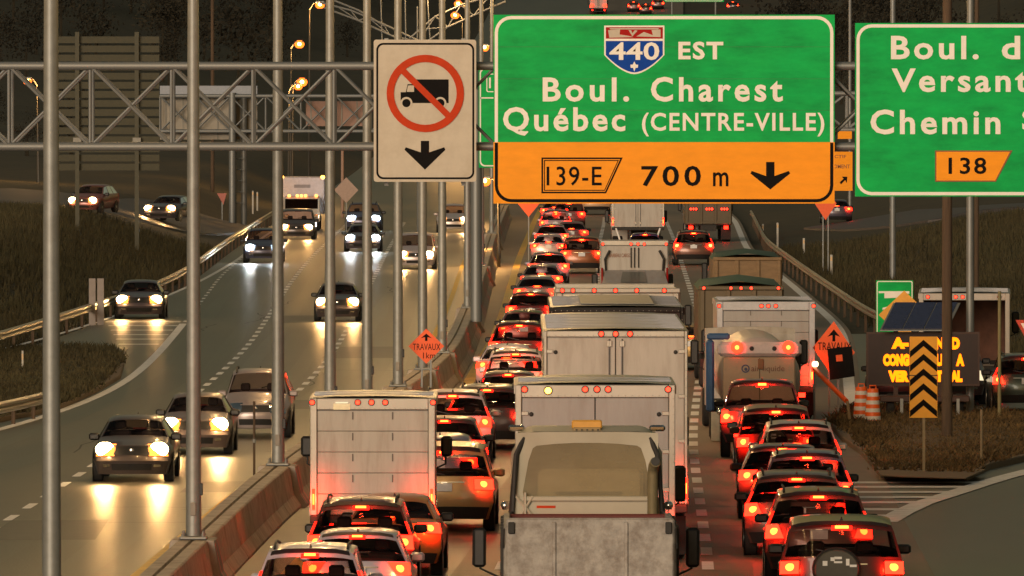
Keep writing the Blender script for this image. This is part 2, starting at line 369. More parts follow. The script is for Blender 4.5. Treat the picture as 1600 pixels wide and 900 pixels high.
def in_poly(x, y, poly):
    c = False; n = len(poly)
    for i in range(n):
        a, b = poly[i], poly[(i+1) % n]
        if (a.y > y) != (b.y > y) and x < (b.x-a.x)*(y-a.y)/(b.y-a.y)+a.x: c = not c
    return c
def grass(name, label, fn, n, x0, x1, y0, y1, h, bm_=None):
    m = MB(); k = 0
    while k < n:
        x, y = random.uniform(x0, x1), random.uniform(y0, y1); z = fn(x, y); k += 1
        if z is None: continue
        for j in range(3):
            a = random.uniform(0, 6.28); r = random.uniform(.015, .05); hh = h*random.uniform(.4, 1.3); lx, ly = random.gauss(0, .12), random.gauss(0, .12)
            bx, by = x+random.gauss(0, .1), y+random.gauss(0, .1)
            m.add([(bx-r*math.cos(a), by-r*math.sin(a), z-.02), (bx+r*math.cos(a), by+r*math.sin(a), z-.02), (bx+lx, by+ly, z+hh)], [(0,1,2)])
    me = bpy.data.meshes.new(name); me.from_pydata(m.v, [], m.f); me.materials.append(bm_ or bladem)
    tag(link(name, me), label, 'grass', kind='stuff')
grass('island_grass', 'dry brown grass on the kerbed island under the message board', lambda x, y: .16 if in_poly(x, y, isl_r) else None, 26000, 7, 19, 190, 272, .13, mat('straw_blades', (.125,.075,.026), .9, var=.5, scale=.5, dirt_or_sheen=(.05,.04,.016), dscale=.35, damt=.9))
grass('entry_island_grass', 'dark grass on the kerbed island left of the oncoming lanes', lambda x, y: .15 if in_poly(x, y, isl_l) else None, 20000, -20, -8, 245, 330, .2)
grass('left_slope_grass', 'dry grass covering the left slope above the guardrail', lambda x, y: zt(x, y) if x < XGL(y)-.7 else None, 30000, -34, -13, 300, 520, .4)
grass('right_slope_grass', 'dry grass covering the right slope beyond the guardrail', lambda x, y: zt(x, y) if x > XGR(y)+.7 else None, 30000, 13, 34, 300, 520, .4)

# woods on the far hills: one mass
def forest():
    m = MB(); rng = random.Random(5); n = 0
    while n < 460:
        y = rng.uniform(760, 2050); x = rng.uniform(-1, 1)*(.06*y+14)
        gl, gr = XGL(y), XGR(y)
        near = 16 if y < 1100 else 10
        if gl-near < x < gr+near and y < 1760: continue
        if y < 1000 and rng.random() < .55: continue
        z = zt(x, y); h = rng.uniform(5, 13)*(.55 if y < 950 else 1); w = h*rng.uniform(.28, .45); n += 1
        m.tube([(x,y,z-.5),(x,y,z+h*.5)], [.22,.1], 5)
        for c in range(9):
            th = rng.uniform(0, 6.28); q = rng.uniform(.1, 1); cx, cy_, cz = x+w*.75*q*math.cos(th), y+w*.75*q*math.sin(th), z+h*(.3+.65*(1-q*.6)*rng.random()**.7)
            for k in range(70):
                s_ = w*rng.uniform(.03, .085); dx = Vector((rng.gauss(0,1), rng.gauss(0,1), rng.gauss(0,1))).normalized(); dy = dx.orthogonal().normalized()
                p = Vector((cx+rng.gauss(0, w*.28), cy_+rng.gauss(0, w*.28), cz+rng.gauss(0, w*.26)))
                m.add([p-dx*s_, p+dy*s_*.7, p+dx*s_, p-dy*s_*.6], [(0,1,2,3)])
    me = bpy.data.meshes.new('woodland'); me.from_pydata(m.v, [], m.f); me.materials.append(forestm)
    tag(link('woodland', me), 'dark leafy woods covering the far hillsides', 'woods', kind='stuff')
forest()

# ------------------------------------------------------------------ median barrier, in sections
bar = empty('median_barrier', (0,0,0), 0, 'stained concrete median barrier curving between the two carriageways', 'barrier')
def bar_prof(w=0.0):
    b, t = .52+w, .27+w
    return [(-b,0),(-b,.08),(-b+.14,.30),(-t,.88),(-t+.03,.9),(-.035,.9),(-.03,.83),(.03,.83),(.035,.9),(t-.03,.9),(t,.88),(b-.14,.30),(b,.08),(b,0)]
def bar_section(y0, y1, w=0.0, name='barrier_section', m=None):
    rings = []
    for k in range(4):
        y = y0+(y1-y0)*k/3; th = tangent(XB, y); c, s_ = math.cos(th), math.sin(th); x0 = XB(y)
        rings.append([(x0+px*c, y-px*s_, pz-.03+zr(y)) for px, pz in bar_prof(w)])
    return MB().loft(rings, True).build(name, m or concrete, bar)
POLES = [(80,1030),(300,840),(427,725),(513,668),(577,632),(627,602),(665,576),(702,550),(731,480),(752,415),(768,364)]
pole_pos = [G(u, v, .9) for u, v in POLES]
y = 128.0
stops = sorted([p.y for p in pole_pos])
while y < 640:
    y2 = y+5.9
    bar_section(y, y2-.04); y += 5.9
for p in pole_pos: bar_section(p.y-.55, p.y+.75, .12, 'pole_pedestal', conc_pale)
# red strips on the pedestals' traffic face
strip_red = mat('red_strip_paint', (.75,.14,.10), .4, var=.1)
for p in pole_pos[:10]:
    for dy in (-.42, .5):
        yy = p.y+dy; th = tangent(XB, yy); c, s_ = math.cos(th), math.sin(th); m = MB(); rows = []
        for px, pz in ((.655,.1),(.515,.32),(.40,.84)):
            rows.append([(XB(yy)+(px)*c-(yy-yy+k)*0-(px)*0, yy-px*s_+k, pz-.02) for k in (0, .14)])
        rows = [[(XB(yy+k)+px*c, yy-px*s_+k, pz-.02) for k in (0, .14)] for px, pz in ((.655,.1),(.515,.32),(.40,.84))]
        m.loft(rows, False, 0, closed=False).build('red_strip', strip_red, bar)

# ------------------------------------------------------------------ lamp poles on the barrier, with twin luminaires overhead
ORD = ['nearest the camera and leftmost','second from the camera','third from the camera','fourth from the camera','fifth from the camera','sixth from the camera','seventh from the camera','eighth from the camera','ninth from the camera','tenth from the camera','farthest from the camera']
lamp_light = bpy.data.lights.new('sodium_light', 'POINT'); lamp_light.energy = 520; lamp_light.color = (1.0, .58, .22); lamp_light.shadow_soft_size = .25
pole_me = MB().tube([(0,0,.06),(0,0,.5),(0,0,13.2)], [.142,.138,.085], 14).mesh('shaft', galv, True)
def pole_base():
    m = MB().bbox(-.24,.24,-.24,.24,0,.05,.012)
    for sx in (-1,1):
        for sy in (-1,1): m.lathe((sx*.18, sy*.18, .05), (0,0,1), [(0,.032),(.05,.032),(.05,.018),(.1,.018)], 8)
    return m.mesh('base_plate', galv)
base_me = pole_base()
hatch_me = MB().bbox(-.05,.05,-.155,-.12,.42,.66,.01).mesh('hand_hole_cover', mat('hand_hole', (.25,.22,.18), .6))
box_me = MB().bbox(.06,.17,-.07,.03,.78,1.0,.012).mesh('junction_box', blackp)
def arm_mesh(sx): return MB().tube([(0,0,12.9),(sx*.5,0,13.5),(sx*1.4,0,13.75),(sx*2.3,0,13.8)], [.05,.045,.04,.035], 8).mesh('arm', galv, True)
arms = {s_: arm_mesh(s_) for s_ in (-1, 1)}
def lum_mesh(sx): return MB().loft([[(sx*(2.25+dx), w, z) for w, z in ((-.09*k,13.72),(.09*k,13.72),(.13*k,13.82),(0,13.92),(-.13*k,13.82))] for dx, k in ((0,.5),(.15,1),(.6,1.2),(.78,.6))], True).mesh('luminaire', galvd, True)
lums = {s_: lum_mesh(s_) for s_ in (-1, 1)}
lens = {s_: MB().box(sx0, sx1, -.09, .09, 13.69, 13.715).mesh('lamp_lens', E_sod) for s_, sx0, sx1 in ((1, 2.45, 2.85), (-1, -2.85, -2.45))}
for i, p in enumerate(pole_pos):
    r = empty('lamp_pole', (p.x if i == 0 else XB(p.y), p.y, .87), -tangent(XB, p.y), f'tall grey steel lamp pole on the median barrier, {ORD[i]}', 'lamp pole', 'lamp poles along the median barrier')
    for me in (pole_me, base_me, hatch_me, box_me): link(me.name.split('.')[0], me, r)
    for s_ in (-1, 1):
        link('arm', arms[s_], r); l = link('luminaire', lums[s_], r); link('lamp_lens', lens[s_], l)
        lo = bpy.data.objects.new('lamp_glow', lamp_light); COL.objects.link(lo); lo.parent = r; lo.location = (s_*2.65, 0, 13.4)
# slim marker rods beside the barrier, and the work sign on it
for (u, v0, v1, lab) in ((397, 627, 745, 'thin rusty marker rod beside the barrier near the oncoming silver van'), (619, 535, 640, 'thin dark marker rod left of the orange roadworks sign')):
    b = G(u, v1); t = P(u, v0, b.y)
    r = empty('marker_rod', b, 0, lab, 'marker rod'); rod('shaft', (0,0,-.02), (0,0,t.z-b.z), .028, woodp, r); rod('reflector_collar', (0,0,(t.z)*.45), (0,0,t.z*.5), .04, galv, r)

# ------------------------------------------------------------------ guardrails
def guardrail(name, label, fx, y0, y1, side, rails=(.75,), step=3.81, post_h=.74):
    r = empty(name, (fx(y0), y0, zr(y0)), 0, label, 'guardrail'); o = r.location.copy()
    prof = [(0,-.16),(.08,-.11),(.08,-.05),(0,0),(.08,.05),(.08,.11),(0,.16)]
    for zc in rails:
        n = int((y1-y0)/4); rings = []
        for i in range(n+1):
            y = y0+(y1-y0)*i/n; rings.append([(fx(y)+side*px-o.x, y-o.y, zr(y)+zc-.1+pz-o.z) for px, pz in prof])
        # one rail per two bays
        for a in range(0, n, 3): MB().loft(rings[a:a+4], False, 0, closed=False).build('rail', railm, r)
    me = MB().bbox(-.05,.05,-.07,.07,-.4,post_h,.01).mesh('post', woodp)
    y = y0+.5
    while y < y1: link('post', me, r, Matrix.Translation((fx(y)-side*.07-o.x, y-o.y, zr(y)-o.z))); y += step
    return r
guardrail('guardrail', 'long bright steel guardrail sweeping along the left verge below the slope', XGL, 300, 640, 1, step=7.62)
guardrail('guardrail', 'long steel guardrail along the right verge below the grassy slope', XGR, 332, 620, -1, step=7.62)
XI = path(px_pts([(-60,650),(0,640),(40,631),(72,622)], .5), sm=5)
guardrail('guardrail', 'short low guardrail end on the dark island at the left edge', XI, G(-60,650,.5).y, G(72,622,.5).y, 1, rails=(.62,), post_h=.66)
# delineator posts
dpm = mat('delineator_plastic', (.42,.40,.36), .6)
def post(name, label, cat, u, vb, vt, w=.09, m=dpm, group=None, refl=True):
    b = GT(u, vb) ; t = P(u, vt, b.y)
    r = empty(name, b, 0, label, cat, group); h = t.z-b.z
    MB().bbox(-w/2, w/2, -.02, .02, -.1, h, .006).build('blade', m, r)
    if refl: MB().box(-w*.38, w*.38, -.026, -.02, h-.28, h-.1).build('reflector', mat('amber_reflector', (.6,.4,.2), .3), r)
    return r
for u, vb, vt, lab in ((1192,372,350,'first delineator post beyond the right guardrail, farthest away'),(1215,385,348,'second delineator post on the right slope, tall and pale'),(1256,400,372,'third delineator post on the right slope, short and pale'),(1299,430,398,'fourth delineator post on the right slope, nearest of the row'),
                       (395,335,298,'left one of two pale posts behind the left guardrail end'),(402,330,300,'right one of two pale posts behind the left guardrail end')):
    post('delineator_post', lab, 'post', u, vb, vt, .11, group='delineator posts on the verges')
post('delineator_post', 'slim pale post standing on the dark left island', 'post', 35, 598, 548, .06)
# pair of wide pale marker boards at the left guardrail
for u, lab in ((144,'left one of the two pale plank markers at the left guardrail'),(157,'right one of the two pale plank markers at the left guardrail')):
    b = G(u, 508); r = empty('plank_marker', b, 0, lab, 'marker', 'plank markers at the guardrail'); h = (508-435)*b.y/F
    MB().bbox(-.125,.125,-.03,.03,-.05,h,.01).build('plank', mat('weathered_plank', (.30,.26,.24), .8, var=.15, dirt_or_sheen=(.16,.13,.11)), r); MB().bbox(-.04,.04,.03,.1,-.05,h-.2,.01).build('stake', galvd, r)

# ------------------------------------------------------------------ signs: text and shapes laid on a vertical plate facing the camera
s_green = mat('sign_green', (.0,.36,.075), .45, var=.28, scale=1.1, dirt_or_sheen=(.004,.52,.10), dscale=.9, damt=.8, stretch=(.8,1,2.2), spec=.12)  # brighter green blotches paint uneven reflections into the sign colour
s_orange = mat('sign_orange', (.92,.33,.012), .34, var=.08, scale=1.6, stretch=(1,1,3), spec=.15)
s_white = mat('sign_white', (.82,.79,.72), .4, var=.05, scale=3)
s_cream = mat('sign_cream', (.50,.44,.35), .45, var=.06, scale=3, dirt_or_sheen=(.36,.29,.2), dscale=2, damt=.5)
s_black = mat('sign_black', (.006,.005,.005), .7, var=.2, spec=.1)
s_red = mat('sign_red', (.50,.045,.010), .55, var=.1, spec=.1)
s_blue = mat('sign_blue', (.002,.055,.36), .5, var=.1, spec=.1)
s_shieldred = mat('shield_red', (.36,.008,.006), .5, var=.1, spec=.1)
s_work = mat('roadworks_orange', (.85,.10,.008), .45, var=.06)
s_back = mat('sign_back_metal', (.20,.19,.165), .5, .5, var=.15, dirt_or_sheen=(.12,.11,.09))
class Plate:
    """maps photo pixels on the plane y=Y to the local frame of a sign root"""
    def __init__(s, root, Y): s.r = root; s.Y = Y; s.o = root.location.copy(); s.k = 0
    def pt(s, u, v, dy=0.0):
        p = P(u, v, s.Y)-s.o; p.y = s.Y-s.o.y-dy; return p
    def poly(s, name, pts, m, dy, th=.004, parent=None):
        return MB().prism([s.pt(u, v, dy) for u, v in pts], (0, th, 0)).build(name, m, parent or s.r)
    def ring(s, name, outer, inner, m, dy, parent=None):
        a = [s.pt(u, v, dy) for u, v in outer]; b = [s.pt(u, v, dy) for u, v in inner]; d = Vector((0,.004,0))
        mb = MB(); n = len(a); mb.loft([[p+d for p in a], a, b, [p+d for p in b]], False); return mb.build(name, m, parent or s.r)
    def text(s, name, txt, u0, v0, u1, v1, m, dy, bold=.012, sp=1.0, parent=None):
        cu = bpy.data.curves.new(name, 'FONT'); cu.body = txt; cu.offset = bold; cu.space_character = sp; cu.extrude = .004; cu.resolution_u = 3
        t = bpy.data.objects.new(name, cu); COL.objects.link(t); dg = bpy.context.evaluated_depsgraph_get(); dg.update()
        me = bpy.data.meshes.new_from_object(t.evaluated_get(dg)); bpy.data.objects.remove(t); bpy.data.curves.remove(cu)
        co = np.empty(len(me.vertices)*3); me.vertices.foreach_get('co', co); co = co.reshape(-1, 3)
        mn, mx = co.min(0), co.max(0); a, b = s.pt(u0, v1, dy), s.pt(u1, v0, dy)
        w = np.empty_like(co); w[:, 0] = a.x+(co[:, 0]-mn[0])/(mx[0]-mn[0])*(b.x-a.x); w[:, 2] = a.z+(co[:, 1]-mn[1])/(mx[1]-mn[1])*(b.z-a.z); w[:, 1] = a.y-co[:, 2]*.5
        me.vertices.foreach_set('co', w.ravel()); me.materials.clear(); me.materials.append(m); me.update(); me.name = name
        return link(name, me, parent or s.r)
def rrect(u0, v0, u1, v1, r, n=6):
    out = []
    for cx, cy_, a0 in ((u1-r, v0+r, -90), (u1-r, v1-r, 0), (u0+r, v1-r, 90), (u0+r, v0+r, 180)):
        out += [(cx+r*math.cos(rad(a0+90*k/n)), cy_+r*math.sin(rad(a0+90*k/n))) for k in range(n+1)]
    return out
def circle(u, v, r, n=40): return [(u+r*math.cos(2*math.pi*k/n), v+r*math.sin(2*math.pi*k/n)) for k in range(n)]
def arrow_down(cx, v0, vb, hw, sw, tipv): return [(cx-sw, v0), (cx+sw, v0), (cx+sw, vb), (cx+hw-2, vb-8), (cx+hw, vb-4), (cx, tipv), (cx-hw, vb-4), (cx-hw+2, vb-8), (cx-sw, vb)]
YS = 189.0
# --- the big two-colour sign
r = empty('overhead_sign', P(1037, 318, YS), 0, 'big green and orange overhead sign reading Boul. Charest with the 440 shield', 'road sign'); S = Plate(r, YS)
S.poly('panel', [(771,23),(1304,23),(1304,222),(771,222)], s_green, 0, .06); S.poly('panel', [(771,222),(1304,222),(1304,318),(771,318)], s_orange, 0, .06)
def clip_poly(pts, vmin=None, vmax=None): return [(u, min(max(v, vmin if vmin else -1e9), vmax if vmax else 1e9)) for u, v in pts]
oc, ic = rrect(773,25,1302,316,26), rrect(778,30,1297,311,21)
S.ring('border', [q for q in clip_poly(oc, vmax=222)], [q for q in clip_poly(ic, vmax=222)], s_white, .006)
S.ring('border', [q for q in clip_poly(oc, vmin=223)], [q for q in clip_poly(ic, vmin=223)], s_black, .006)
for v in (73, 123, 172, 270):
    MB().box(*[q for q in (S.pt(771,v,.002).x, S.pt(1304,v,.002).x)], S.pt(0,v,.0015).y, S.pt(0,v,.0).y+.01, S.pt(0,v+.45).z, S.pt(0,v).z).build('panel_joint', mat('joint_dark_green', (.005,.09,.02), .5), r) if v < 222 else None  # thin darker green line along each panel joint
S.text('lettering', 'EST', 1060,65,1130,93, s_white, .008, .03, 1.15)
S.text('lettering', 'Boul.', 848,121,983,159, s_white, .008, .024, 1.25); S.text('lettering', 'Charest', 1017,120,1223,159, s_white, .008, .024, 1.25)
S.text('lettering', 'Québec', 786,167,977,212, s_white, .008, .024, 1.2); S.text('lettering', '(CENTRE-VILLE)', 1003,176,1288,213, s_white, .008, .02, 1.15)
tab = [(845,245),(974,245),(949,303),(845,303)]
S.ring('exit_tab_outline', [(846,246),(973,246),(947,302),(846,302)], [(848.5,248.5),(969,248.5),(945.5,299.5),(848.5,299.5)], s_black, .006)
S.ring('exit_tab_outline', [(850,250),(967,250),(945,298),(850,298)], [(851.4,251.4),(965,251.4),(944.3,296.6),(851.4,296.6)], s_black, .006)
S.text('lettering', '139-E', 854,260,940,290, s_black, .008, .006, 1.1); S.text('lettering', '700', 1002,259,1095,291, s_black, .008, .016, 1.25); S.text('lettering', 'm', 1114,269,1138,291, s_black, .008, .012)
S.poly('arrow', arrow_down(1203.5, 253, 275, 31, 6.5, 296), s_black, .006)
# shield
def shield(i):
    l, rr, t = 944+i, 1038-i, 40+i; pts = [(l, t), (rr, t), (rr, 86)]
    for k in range(1, 9):
        a = k/8; pts.append((rr-(rr-l)/2*a, 86+(30-i*1.1)*math.sin(a*math.pi/2)**1.0 if False else 86+(30-i*1.1)*(1-(1-a)**1.7)))
    for k in range(1, 9):
        a = k/8; pts.append(((l+rr)/2-(rr-l)/2*a, 86+(30-i*1.1)*(1-a**1.7)))
    return pts
sh = S.poly('shield', shield(0), s_white, .006, .004)
S.poly('shield_field', shield(2.5), s_blue, .010, .004, sh)
S.poly('shield_divider', [(946.5,60.5),(1035.5,60.5),(1035.5,64),(946.5,64)], s_white, .0145, .004, sh)
S.poly('shield_band', [(946.5,42.5),(1035.5,42.5),(1035.5,60.5),(946.5,60.5)], s_shieldred, .014, .003, sh)
for pl in ([(950,47),(969,46),(968,54),(982,56),(990,58),(952,59)], [(1032,46),(1018,47),(1020,55),(1006,50),(994,57),(1032,58)], [(982,47),(988,57),(996,48),(992,47),(988,52),(986,47)], [(952,44),(1030,44),(1028,46),(954,46)]):
    S.poly('band_emblem', pl, s_cream, .018, .003, sh)
S.text('route_number', '440', 952,66,1030,94, s_white, .018, .02, 1.02, sh)
S.poly('lily_emblem', [(991,96),(993.5,101),(997,101),(996.5,106),(993,106),(991,112),(989,106),(985.5,106),(985,101),(988.5,101)], s_white, .018, .003, sh)
# --- right green sign
r = empty('overhead_sign', P(1590, 307, YS+.05), 0, 'green overhead sign at the right edge reading Versant with an orange 138 tab', 'road sign'); S2 = Plate(r, YS+.05)
S2.poly('panel', [(1336,36),(1850,36),(1850,307),(1336,307)], s_green, 0, .06)
S2.ring('border', rrect(1338,38,1848,305,24), rrect(1343,43,1843,300,19), s_white, .006)
for w, a, b, c, d in (('Boul.',1392,56,1529,93),('du',1565,56,1632,93),('Versant',1393,107,1607,144),('-Nord',1612,107,1770,144),('Chemin',1360,171,1563,210),('Ste-Foy',1597,171,1800,214)):
    S2.text('lettering', w, a, b, c, d, s_white, .008, .024, 1.22)
S2.poly('exit_tab', [(1461,235),(1582,235),(1556,284),(1461,284)], s_orange, .006); S2.ring('exit_tab_outline', [(1461,235),(1582,235),(1556,284),(1461,284)], [(1463,237),(1578,237),(1555,282),(1463,282)], mat('tab_brown', (.2,.06,.01), .5), .008)
S2.text('lettering', '138', 1482,246,1541,272, s_black, .012, .016, 1.15)
# --- no-trucks sign
r = empty('prohibition_sign', P(664, 284, YS-.25), 0, 'cream overhead sign with red no-truck circle and black down arrow', 'road sign'); S3 = Plate(r, YS-.25)
S3.poly('panel', rrect(584,62,744,284,4), s_cream, 0, .05); S3.ring('border', rrect(588,67,741,280,11), rrect(591,70,738,277,8.5), s_black, .006)
S3.poly('truck_symbol', [(650,124),(701,124),(701,161),(626,161),(626,144),(634,144),(637,131.5),(650,131.5)], s_black, .006)
S3.poly('truck_symbol', [(637.5,133.5),(647,133.5),(647,143.5),(635.5,143.5)], s_cream, .010)
for u in (635, 688): S3.poly('wheel_symbol', circle(u,161,9.5,24), s_cream, .012); S3.poly('wheel_symbol', circle(u,161,6.5,24), s_black, .016)
S3.poly('prohibition_bar', [(632,106),(707,180),(700,187),(625,113)], s_red, .020); S3.ring('prohibition_ring', circle(664.5,146,60.5), circle(664.5,146,49), s_red, .024)
S3.poly('arrow', arrow_down(664, 220, 238, 32, 6.5, 265), s_black, .006)
# --- truss gantry that carries them
def gantry(name, label, x0, x1, Y, z0, z1, depth, panel, rc, rd, m, cols, back=True, colr=.2, xs0=None):
    g = empty(name, (0, Y, 0), 0, label, 'gantry')
    for dy in ((0, depth) if back else (0,)):
        rod('chord', (x0, dy, z1), (x1, dy, z1), rc, m, g, 12); rod('chord', (x0, dy, z0), (x1, dy, z0), rc, m, g, 12)
        x = xs0 if xs0 is not None else x0; i = 0
        while x > x0+panel: x -= panel
        while x < x1-.05:
            rod('vertical_strut', (x, dy, z0), (x, dy, z1), rd*1.1, m, g)
            if x+panel <= x1+.05:
                rod('diagonal_strut', (x, dy-rd, z1), (x+panel, dy-rd, z0), rd, m, g); rod('diagonal_strut', (x, dy+rd, z0), (x+panel, dy+rd, z1), rd, m, g)
            x += panel
    if back:
        x = xs0 if xs0 is not None else x0
        while x > x0+panel: x -= panel
        while x < x1:
            rod('cross_strut', (x, 0, z1), (x, depth, z1), rd, m, g); rod('cross_strut', (x, 0, z0), (x, depth, z0), rd, m, g); x += panel
    for cx in cols:
        for dy in ((0, depth) if back else (0,)):
            rod('column', (cx, dy, zt(cx, Y+dy)-.3), (cx, dy, z1+.2), colr, m, g, 14)
        if back:
            for k in range(4): rod('column_brace', (cx, 0, z0*(k)/4), (cx, depth, z0*(k+1)/4), rd, m, g)
    return g
YG = YS+.35
zt1, zt0 = P(0,103,YG).z, P(0,229,YG).z
gan = gantry('sign_gantry', 'grey steel truss gantry carrying the big green and orange signs over the road', -17.5, 18.5, YG, zt0, zt1, 1.35, 127*YG/F, .085, .03, galvd, (-17.3, 18.3), xs0=P(268,0,YG).x)
for u in (604, 724, 800, 1037, 1274, 1365, 1590, 1800):
    a, b = P(u, 60, YG), P(u, 290, YG); boxo('sign_bracket', a.x-.04, a.x+.04, -.27, -.09, b.z, a.z, galvd, gan)
# --- second gantry behind, with another green sign and a small orange one
Y2 = 330.0
g2 = gantry('far_sign_gantry', 'second truss gantry seen in gaps behind the big sign', P(742,0,Y2).x, P(1345,0,Y2).x+14, Y2, P(0,203,Y2).z, P(0,146,Y2).z, 1.2, 1.6, .09, .035, galvd, (P(1345,0,Y2).x+13.8,), xs0=P(742,0,Y2).x)
rod('column', (P(744,0,Y2).x, 0, 0.8), (P(744,0,Y2).x, 0, P(0,140,Y2).z), .2, galvd, g2, 14)
r = empty('overhead_sign', P(850, 262, Y2-.5), 0, 'green overhead sign mostly hidden behind the big sign', 'road sign'); S4 = Plate(r, Y2-.5)
S4.poly('panel', [(748,105),(960,105),(960,262),(748,262)], s_green, 0, .06); S4.ring('border', rrect(749.5,106.5,958,260,8), rrect(751.5,108.5,956,258,7), s_white, .006)
S4.poly('divider_line', [(750,152),(958,152),(958,154),(750,154)], s_white, .006); S4.ring('exit_tab_outline', rrect(760,115,800,144,3), rrect(761.5,116.5,798.5,142.5,2), s_white, .006); S4.text('lettering', '13', 764,121,782,138, s_white, .008)
r = empty('detour_sign', P(1317, 298, Y2-.5), 0, 'small orange detour panel with black arrow between the two green signs', 'road sign'); S5 = Plate(r, Y2-.5)
S5.poly('panel', [(1270,237),(1332,237),(1332,298),(1270,298)], s_orange, 0, .05)
S5.text('lettering', 'ACTIF', 1297,242,1322,247, mat('faded_brown', (.3,.1,.03), .6), .008); S5.text('lettering', 'MOMENT', 1297,257,1328,263, MATS['faded_brown'], .008)
S5.poly('arrow', [(1312,285),(1318,279),(1315,276),(1324,276),(1323,286),(1320.5,281.5),(1314,288)], s_black, .006)
r = empty('detour_sign', P(1321, 232, Y2-.6), 0, 'narrow orange plate in the gap right of the big sign', 'road sign'); Plate(r, Y2-.6).poly('panel', [(1309,205),(1331,205),(1331,217),(1309,217)], s_orange, 0, .05)
# --- far gantry over the oncoming lanes, seen from behind
Y3 = 600.0
g3 = gantry('far_oncoming_gantry', 'distant truss gantry over the oncoming lanes seen from behind', P(250,0,Y3).x, P(760,0,Y3).x, Y3, P(0,205,Y3).z, P(0,150,Y3).z, 1.5, 2.2, .12, .045, galvd, (P(363,0,Y3).x,), colr=.22)
rod('column', (P(380,0,Y3).x, 1.5, 0), (P(380,0,Y3).x, 1.5, P(0,150,Y3).z), .2, galvd, g3, 12)
for k in range(7): rod('ladder_rung', (P(363,0,Y3).x, .8, 1.5+k*.7), (P(380,0,Y3).x, .8, 1.5+k*.7), .03, galvd, g3)
r = empty('gantry_sign', P(326, 218, Y3+2.0), 0, 'pale back of a wide sign on the distant gantry at left', 'road sign'); SB = Plate(r, Y3+2.0)
pale = mat('pale_sign_back', (.30,.27,.22), .55, .2, var=.1, scale=1)
SB.poly('panel', [(250,154),(402,154),(402,218),(250,218)], pale, 0, .06); SB.poly('top_panel', [(250,134),(402,134),(402,153.5),(250,153.5)], mat('blue_grey_back', (.24,.26,.30), .5, .2), 0, .06)
for k in range(6): SB.poly('stiffener', [(258+k*27,154),(260.5+k*27,154),(260.5+k*27,218),(258+k*27,218)], s_back, .05, .04)
r = empty('gantry_sign', P(525, 208, Y3+2.0), 0, 'pinkish back of a sign on the distant gantry behind the poles', 'road sign'); SB = Plate(r, Y3+2.0)
SB.poly('panel', [(478,158),(572,158),(572,197),(478,197)], mat('pink_back', (.34,.20,.15), .6), 0, .06)
for k in range(4): SB.poly('stiffener', [(485+k*24,158),(487+k*24,158),(487+k*24,197),(485+k*24,197)], s_back, .05, .04)
# --- slatted back of a tall roadside sign, far left
Y4 = 470.0
r = empty('roadside_sign_back', Vector((P(170,0,Y4).x, Y4, zt(P(170,0,Y4).x, Y4))), 0, 'tall slatted back of a roadside sign on two posts at upper left', 'road sign'); SB = Plate(r, Y4)
slat = mat('olive_slat', (.055,.05,.026), .7, var=.15, dirt_or_sheen=(.05,.045,.025))
for k in range(15):
    v = 57+k*14.2; SB.poly('slat', [(80,v),(249,v),(249,v+10.5),(80,v+10.5)], slat, 0 if k % 2 else -.01, .05)
for u in (121, 214):
    a = SB.pt(u, 50, .2); boxo('post', a.x-.10, a.x+.10, -.25, -.06, -.4, a.z, mat('olive_post', (.07,.065,.04), .7), r)
    for v in (98, 215): boxo('bracket', a.x-.2, a.x+.2, -.28, -.05, SB.pt(u, v+10).z, SB.pt(u, v).z, s_back, r)
# --- far green signs over the crest
Y6 = 1200.0
r = empty('crest_sign', P(1096, 5, Y6), 0, 'green sign edge just above the big sign at the top of the picture', 'road sign'); SB = Plate(r, Y6)
SB.poly('panel', [(1037,-40),(1131,-40),(1131,3),(1037,3)], s_green, 0, .1); SB.ring('border', rrect(1038,-39,1130,2,4), rrect(1039,-38,1129,1,3.5), s_white, .02)
for u in (1050, 1118): rod('post', SB.pt(u, 3), SB.pt(u, 3)+Vector((0,0,-8)), .12, galvd, r)
# --- butterfly truss of a lamp mast over the far road
Y7 = 520.0
bt = empty('lattice_mast', Vector((P(655,0,Y7).x, Y7, 0)), 0, 'grey lattice arms spreading above the no-truck sign', 'mast'); SB = Plate(bt, Y7)
for pts in (((655,64),(600,38),(548,16),(500,4)), ((655,74),(608,54),(560,32),(506,12)), ((640,60),(680,26),(720,8),(765,-6)), ((655,74),(700,42),(740,24),(790,2)), ((600,40),(560,16),(520,0),(480,-14))):
    for a, b in zip(pts[:-1], pts[1:]): rod('chord', SB.pt(*a), SB.pt(*b), .055, galvd, bt)
for a, b in (((600,38),(608,54)),((608,54),(575,27)),((548,16),(560,32)),((575,27),(560,32)),((560,32),(525,9)),((640,62),(608,54)),((680,26),(700,42)),((660,46),(700,42)),((700,42),(720,8)),((720,8),(740,24)),((740,24),(765,-6)),((680,26),(655,64)),((595,0),(597,62)),((668,0),(672,62)),((633,0),(634,62)),((652,10),(652,62))):
    rod('lattice_bar', SB.pt(*a), SB.pt(*b), .035, galvd, bt)
rod('column', (0,0,0), SB.pt(655,64), .14, galvd, bt, 12)
